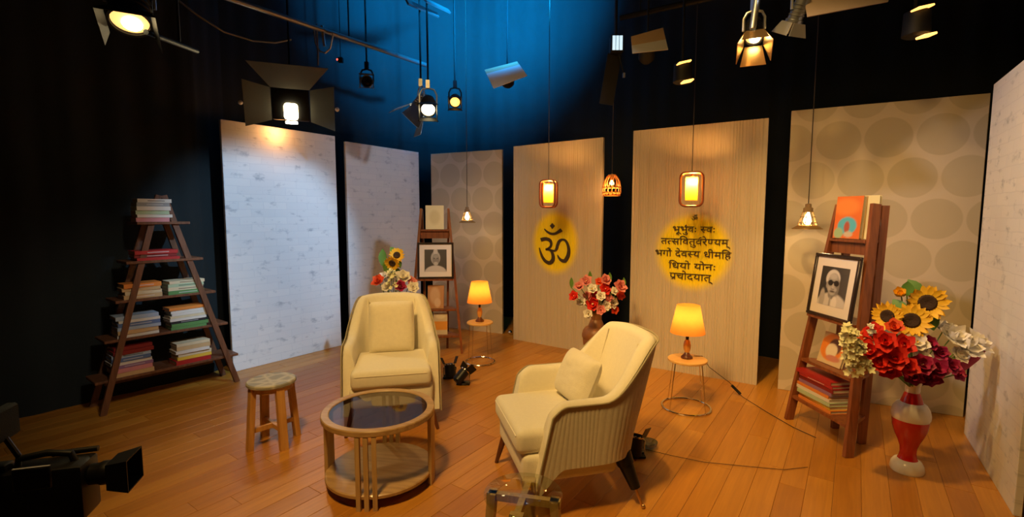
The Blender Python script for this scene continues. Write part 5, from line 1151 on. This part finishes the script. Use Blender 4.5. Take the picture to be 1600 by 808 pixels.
# 3, 4 pair over the back corner
stage_light(at(650, 172, 5.3), (-2.2, 4.6, 1.0), 'blue-lit lamp with wide cone hood left of its neighbour over the corner', 0.08, 0.2, 'lens_white', 'grey_metal', 0.22, 25, doors=(0, 2, 3), door_m='grey_metal')
stage_light(at(669, 172, 5.0), (-0.5, 2.6, 0.6), 'small black spotlight with pale yoke over the back corner', 0.075, 0.22, 'lens_hot', door=0.06, splay=10)
stage_light(at(711, 160, 5.6), (-0.4, 3.0, 1.2), 'tiny distant lamp glowing orange over the dotted corner panel', 0.06, 0.16, 'lens_orange', door=0.05, splay=10, yoke='black_metal')
stage_light(at(573, 127, 5.5), (-1.0, 3.0, 2.6), 'faint unlit grey lamp hanging between the flood and the corner lamps', 0.06, 0.16, 'lens_dark', 'grey_metal', door=0.05, splay=10, yoke='black_metal')
rl = thing('signal_light', 'tiny red indicator light glowing beneath the pipe', 'light', at(527, 93, 5.6)); MB().sphere((0, 0, 0), 0.012).build('lens', M['red_led'], rl); MB().box((0.03, 0.02, 0.0), (0.05, 0.05, 0.05)).build('housing', M['black_metal'], rl); MB().tube([(0.03, 0.02, 0.02), (0.03, 0.02, CEIL - rl.location.z)], 0.005, 6).build('drop_arm', M['black_metal'], rl)
# 5 bounce cards
def card_light(quad, Y, label, tan=None, tilt=0.12):
    pts = [at(x, y, Y + (tilt if i in (0, 1) else 0)) for i, (x, y) in enumerate(quad)]
    c = sum(pts, Vector()) / 4; root = thing('barn_door_lamp', label, 'stage light', c, 0, 'overhead stage lights')
    n = (pts[1] - pts[0]).cross(pts[3] - pts[0]).normalized(); 
    if n.y < 0: n = -n
    def slab(q, m, nm, d=0.006):
        vs = [p - c for p in q] + [p - c + n * d for p in q]
        MB().add(vs, [(0, 1, 2, 3), (7, 6, 5, 4), (0, 4, 5, 1), (1, 5, 6, 2), (2, 6, 7, 3), (3, 7, 4, 0)]).build(nm, M[m], root, sharp=None)
    k = 0.30 if tan else 0.0
    a, b, c2, d2 = pts
    if tan:
        e, f = a.lerp(d2, tan), b.lerp(c2, tan); slab([a, b, f, e], 'card_tan', 'lit_flap_upper'); slab([e, f, c2, d2], 'card_white', 'lit_flap')
    else: slab(pts, 'card_white' if Y > 4 else 'card_pale', 'lit_flap')
    T = Matrix.Translation(n * 0.16 + Vector((0, 0, 0.06))) @ n.to_track_quat('Z', 'Y').to_matrix().to_4x4()
    if Y > 4: MB().lathe([(0.07, -0.10), (0.07, 0.08), (0.04, 0.12)], 20, T).build('housing', M['black_metal'], root)
    top_ = (b + a) / 2 - c
    MB().tube([top_ + n * 0.02, n * 0.16 + Vector((0, 0, 0.10)), n * 0.16 + Vector((0, 0, CEIL - c.z))], 0.009, 6).build('drop_arm', M['black_metal'], root)
    return root
card_light([(757, 109), (808, 96), (824, 118), (771, 138)], 5.3, 'white lit barn-door flap hanging in the blue wash', 0.22)
card_light([(986, 57), (1036, 43), (1044, 77), (988, 83)], 4.2, 'tan and white lit barn-door flap hanging above the verse panel', 0.55)
tp = card_light([(1256, -10), (1392, -14), (1388, 2), (1262, 26)], 3.2, 'large pale reflector flap at the top edge above the caged pendant', None)
# 6 led head with long black flag
root = thing('led_light', 'slim light with bluish lit panel above a long dark flag', 'stage light', at(963, 70, 4.6), 0, 'overhead stage lights')
MB().rbox((0, 0, 0), (0.115, 0.10, 0.15), 0.008, 2).build('housing', M['black_metal'], root)
for k in range(3): MB().box((-0.032 + 0.032 * k, -0.052, 0.0), (0.026, 0.006, 0.125)).build('lit_panel', M['led'], root, sharp=None)
MB().bar((-0.01, 0.02, -0.08), (-0.075, 0.05, -0.52), 0.13, 0.012, up=(0, 1, 0)).build('flag', M['black_metal'], root, sharp=20)
MB().tube([(0, 0.02, 0.07), (0, 0.02, CEIL - root.location.z)], 0.011, 6).build('drop_arm', M['black_metal'], root)
MB().box((0.075, 0, -0.27), (0.02, 0.02, 0.04)).build('knob', M['grey_metal'], root); MB().tube([(0.02, 0.0, -0.07), (0.075, 0, -0.27)], 0.006, 6).build('knob_arm', M['black_metal'], root)
# 7 fixtures right of it
for (px, py, Y, lb) in ((1067, 116, 4.0, 'black lamp glowing through two slots above the verse panel'), (1432, 40, 3.2, 'black lamp glowing through two slots above the large dotted panel')):
    p = at(px, py, Y); root = thing('slotted_lamp', lb, 'stage light', p, 0, 'overhead stage lights'); k = Y / 4
    MB().lathe([(0.03, 0.10), (0.07, 0.08), (0.075, -0.06), (0.06, -0.07)], 24).build('housing', M['black_metal'], root)
    h_ = 0.073 * 1 if py > 100 else 0.085
    MB().rbox((0.0, -0.06, h_), (0.10, 0.07, 0.012), 0.004, 1, Matrix.Rotation(R(-12), 4, 'Y')).build('upper_slot', M['lens_orange'], root)
    MB().rbox((0.0, -0.06, -h_), (0.085, 0.07, 0.014), 0.004, 1, Matrix.Rotation(R(-12), 4, 'Y')).build('lower_slot', M['lens_orange'], root)
    MB().tube([(0, 0.02, 0.08), (0, 0.02, CEIL - p.z)], 0.010, 6).build('drop_arm', M['black_metal'], root)
stage_light(at(1178, 60, 3.3), (1.25, 2.5, 1.6), 'brightly lit gold barn-door lamp above the pendant gap', 0.055, 0.20, 'lens_gold', door=0.15, splay=16, doors=(0, 1, 2, 3), door_m='brass', bulb=0.6)
stage_light(at(1240, 35, 3.35), (1.6, 4.2, 1.2), 'small steel lamp with shiny yoke beside the gold barn-door lamp', 0.05, 0.16, 'lens_dark', 'grey_metal', 0.08, 20, door_m='pale_metal')
pl = MB().tube([at(1176, 45, 3.25), at(1188, -40, 3.25)], 0.02, 10); tag(pl.build('drop_pole', M['grey_metal']), 'bluish vertical drop pole of the gold barn-door lamp', 'pole')
# 8 blue wash lamp at the top edge
stage_light((0.33, 4.35, 3.52), (0.1, 3.0, 3.0), 'bright blue-white lamp at the top edge washing the drapes blue', 0.07, 0.2, 'lens_blue', door=0.05, splay=10)
for i, (x0, y0, x1, y1) in enumerate(((636, 3, 684, 24), (664, 0, 702, 18))):  # solid grey bars shaped after pale light streaks
    b_ = MB().bar(at(x0, y0, 5.0), at(x1, y1, 5.6), 0.05, 0.02); o = b_.build('streak_bar', M['grey_metal']); tag(o, ('lower', 'upper')[i] + ' pale slim bar standing for a light streak below the ceiling', 'light streak')

# ------------------------------------------------------------------ small floor lights
def floor_light(p, target, label, lit=None, r=0.05):
    root = thing('floor_light', label, 'floor light', (p[0], p[1], 0), 0, 'small black floor lights')
    MB().rbox((0, 0, 0.008), (0.12, 0.09, 0.016), 0.004, 1).build('base', M['black_plastic'], root)
    c = Vector((0, 0, 0.10)); T = Matrix.Translation(c) @ Vector(target).to_track_quat('Z', 'Y').to_matrix().to_4x4()
    MB().lathe([(r * 0.7, -0.10), (r, -0.085), (r, 0.03), (r * 0.9, 0.03), (r * 0.9, 0.015)], 20, T).build('housing', M['black_plastic'], root)
    MB().lathe([(r * 1.0, 0.022), (r * 1.06, 0.024), (r * 1.06, 0.034), (r * 1.0, 0.036)], 20, T, cap0=False, cap1=False).build('front_ring', M['chrome'], root)
    for sg in (-1, 1):
        A = T @ Matrix.Translation((sg * r, 0, 0.03)) @ Matrix.Rotation(R(22) * sg, 4, 'Y')
        MB().box((0, 0, 0.035), (0.004, r * 1.8, 0.07), A).build('barn_door', M['black_plastic'], root, sharp=None)
    MB().tube([(-0.045, 0, 0.105), (-0.058, 0, 0.10), (-0.058, 0, 0.02), (0.058, 0, 0.02), (0.058, 0, 0.10), (0.045, 0, 0.105)], 0.006, 6).build('bracket', M['chrome'], root)
    MB().lathe([(r * 0.86, 0.016), (0.001, 0.02)], 20, T, cap1=False).build('lens', M['lens_dark'], root)
    return root
floor_light(ground(992, 712), (0.15, 0.2, 1.0), 'small black floor light with barn doors behind the side-on armchair')
floor_light(ground(724, 600), (0.55, 0.45, 0.6), 'small black floor light tilted over beside the facing armchair', r=0.045)
floor_light(ground(703, 590), (-0.1, 0.25, 1.0), 'small black floor light half hidden by the facing armchair', r=0.05)
tag(MB().lathe([(0.001, 0), (0.055, 0.012), (0.06, 0.045), (0.058, 0.046), (0.05, 0.016), (0.001, 0.006)], 24, cap0=False, cap1=False).build('glass_dish', glass_mat('blue_tinted_glass', (0.55, 0.68, 0.85), 0.25), loc=(*ground(1013, 700)[:2], 0.0)), 'pale blue glassy dish on the planks beside the floor light', 'dish')
for i, (px, py, lb) in enumerate(((797, 523, 'small clear glass bauble at the foot of the om panel gap'),)):
    p = ground(px, py); tag(MB().sphere((0, 0, 0.028), 0.028).build('glass_bauble', M['chrome'], loc=(p.x, p.y, 0)), lb, 'ornament')

# ------------------------------------------------------------------ video camera in the near left corner
def video_camera(p, rz):
    root = thing('video_camera', 'dark video camera on tripod at the lower left corner', 'camera', (p[0], p[1], 0), rz)
    k_ = 0.50; root.scale = (k_, k_, k_); z = p[2] / k_; bk = M['black_plastic']
    MB().rbox((0, 0.0, z - 0.045), (0.33, 0.16, 0.27), 0.02, 2).build('body', bk, root)                 # lens points along +x
    MB().lathe([(0.048, 0.14), (0.050, 0.20), (0.056, 0.21), (0.056, 0.25), (0.05, 0.26)], 28, Matrix.Translation((0, 0, z + 0.01)) @ Matrix.Rotation(R(90), 4, 'Y')).build('lens_barrel', bk, root)
    hood = MB(); hw, hh = 0.075, 0.072; vs = []
    for x, k in ((0.25, 0.86), (0.345, 1.1)):
        for y_, z_ in ((-1, -1), (1, -1), (1, 1), (-1, 1)): vs.append((x, y_ * hw * k, z + 0.01 + z_ * hh * k))
    for x, k in ((0.345, 1.02), (0.26, 0.78)):
        for y_, z_ in ((-1, -1), (1, -1), (1, 1), (-1, 1)): vs.append((x, y_ * hw * k, z + 0.01 + z_ * hh * k))
    fs = [(a * 4 + i, a * 4 + (i + 1) % 4, a * 4 + 4 + (i + 1) % 4, a * 4 + 4 + i) for a in range(3) for i in range(4)]
    hood.add(vs, fs); hood.build('lens_hood', bk, root, sharp=20)
    MB().lathe([(0.042, 0.262), (0.03, 0.268), (0.001, 0.27)], 24, Matrix.Translation((0, 0, z + 0.01)) @ Matrix.Rotation(R(90), 4, 'Y'), cap1=False).build('front_lens', M['lens_dark'], root)
    MB().tube([(-0.12, 0, z + 0.07), (-0.11, 0, z + 0.125), (0.0, 0, z + 0.14), (0.09, 0, z + 0.125), (0.11, 0, z + 0.07)], 0.016, 10).build('top_handle', bk, root)
    MB().rbox((-0.20, -0.02, z + 0.085), (0.14, 0.07, 0.075), 0.012, 2).build('viewfinder', bk, root)
    MB().rbox((-0.285, -0.02, z + 0.09), (0.05, 0.085, 0.09), 0.02, 2).build('eyecup', bk, root)
    lcd = MB().rbox((0.02, -0.15, z + 0.09), (0.14, 0.014, 0.10), 0.004, 1).build('flip_screen', bk, root); MB().box((0.02, -0.15, z + 0.142), (0.135, 0.010, 0.003)).build('screen_edge', M['card_white'], lcd)
    mo = MB().rbox((-0.16, -0.02, z + 0.30), (0.05, 0.20, 0.15), 0.01, 1, Matrix.Translation((0, 0, 0))).build('monitor', M['black_cloth'], root); MB().tube([(-0.14, -0.02, z + 0.24), (-0.11, 0, z + 0.14)], 0.012, 8).build('monitor_arm', bk, mo)
    MB().cyl((-0.02, 0.075, z + 0.10), (0.16, 0.085, z + 0.10), 0.014, 0.014, 12).build('microphone', bk, root)
    MB().box((-0.19, 0.0, z - 0.01), (0.09, 0.07, 0.10)).build('battery', bk, root)
    MB().lathe([(0.05, z - 0.19), (0.055, z - 0.15), (0.05, z - 0.09), (0.06, z - 0.075)], 20).build('tripod_head', bk, root)
    MB().tube([(-0.03, -0.03, z - 0.12), (-0.22, -0.12, z - 0.14), (-0.45, -0.2, z - 0.19)], 0.012, 8).build('pan_handle', bk, root)
    MB().tube([(-0.17, 0.05, z + 0.04), (-0.27, 0.1, z + 0.06), (-0.24, 0.02, z - 0.07), (-0.14, -0.05, z - 0.1)], 0.006, 6).build('cable', bk, root)
    for k in range(3):
        a = 2 * math.pi * k / 3 + 0.5
        MB().tube([(0.03 * math.cos(a), 0.03 * math.sin(a), z - 0.18), (0.38 * math.cos(a), 0.38 * math.sin(a), 0.01)], 0.014, 8).build('leg', bk, root)
    for x, y_, zz in ((-0.05, -0.068, z - 0.02), (0.07, -0.068, z + 0.02)): MB().sphere((x, y_, zz), 0.006, 8, 6).build('button', M['grey_metal'], root)
    return root
video_camera(at(78, 752, 1.1), R(16))
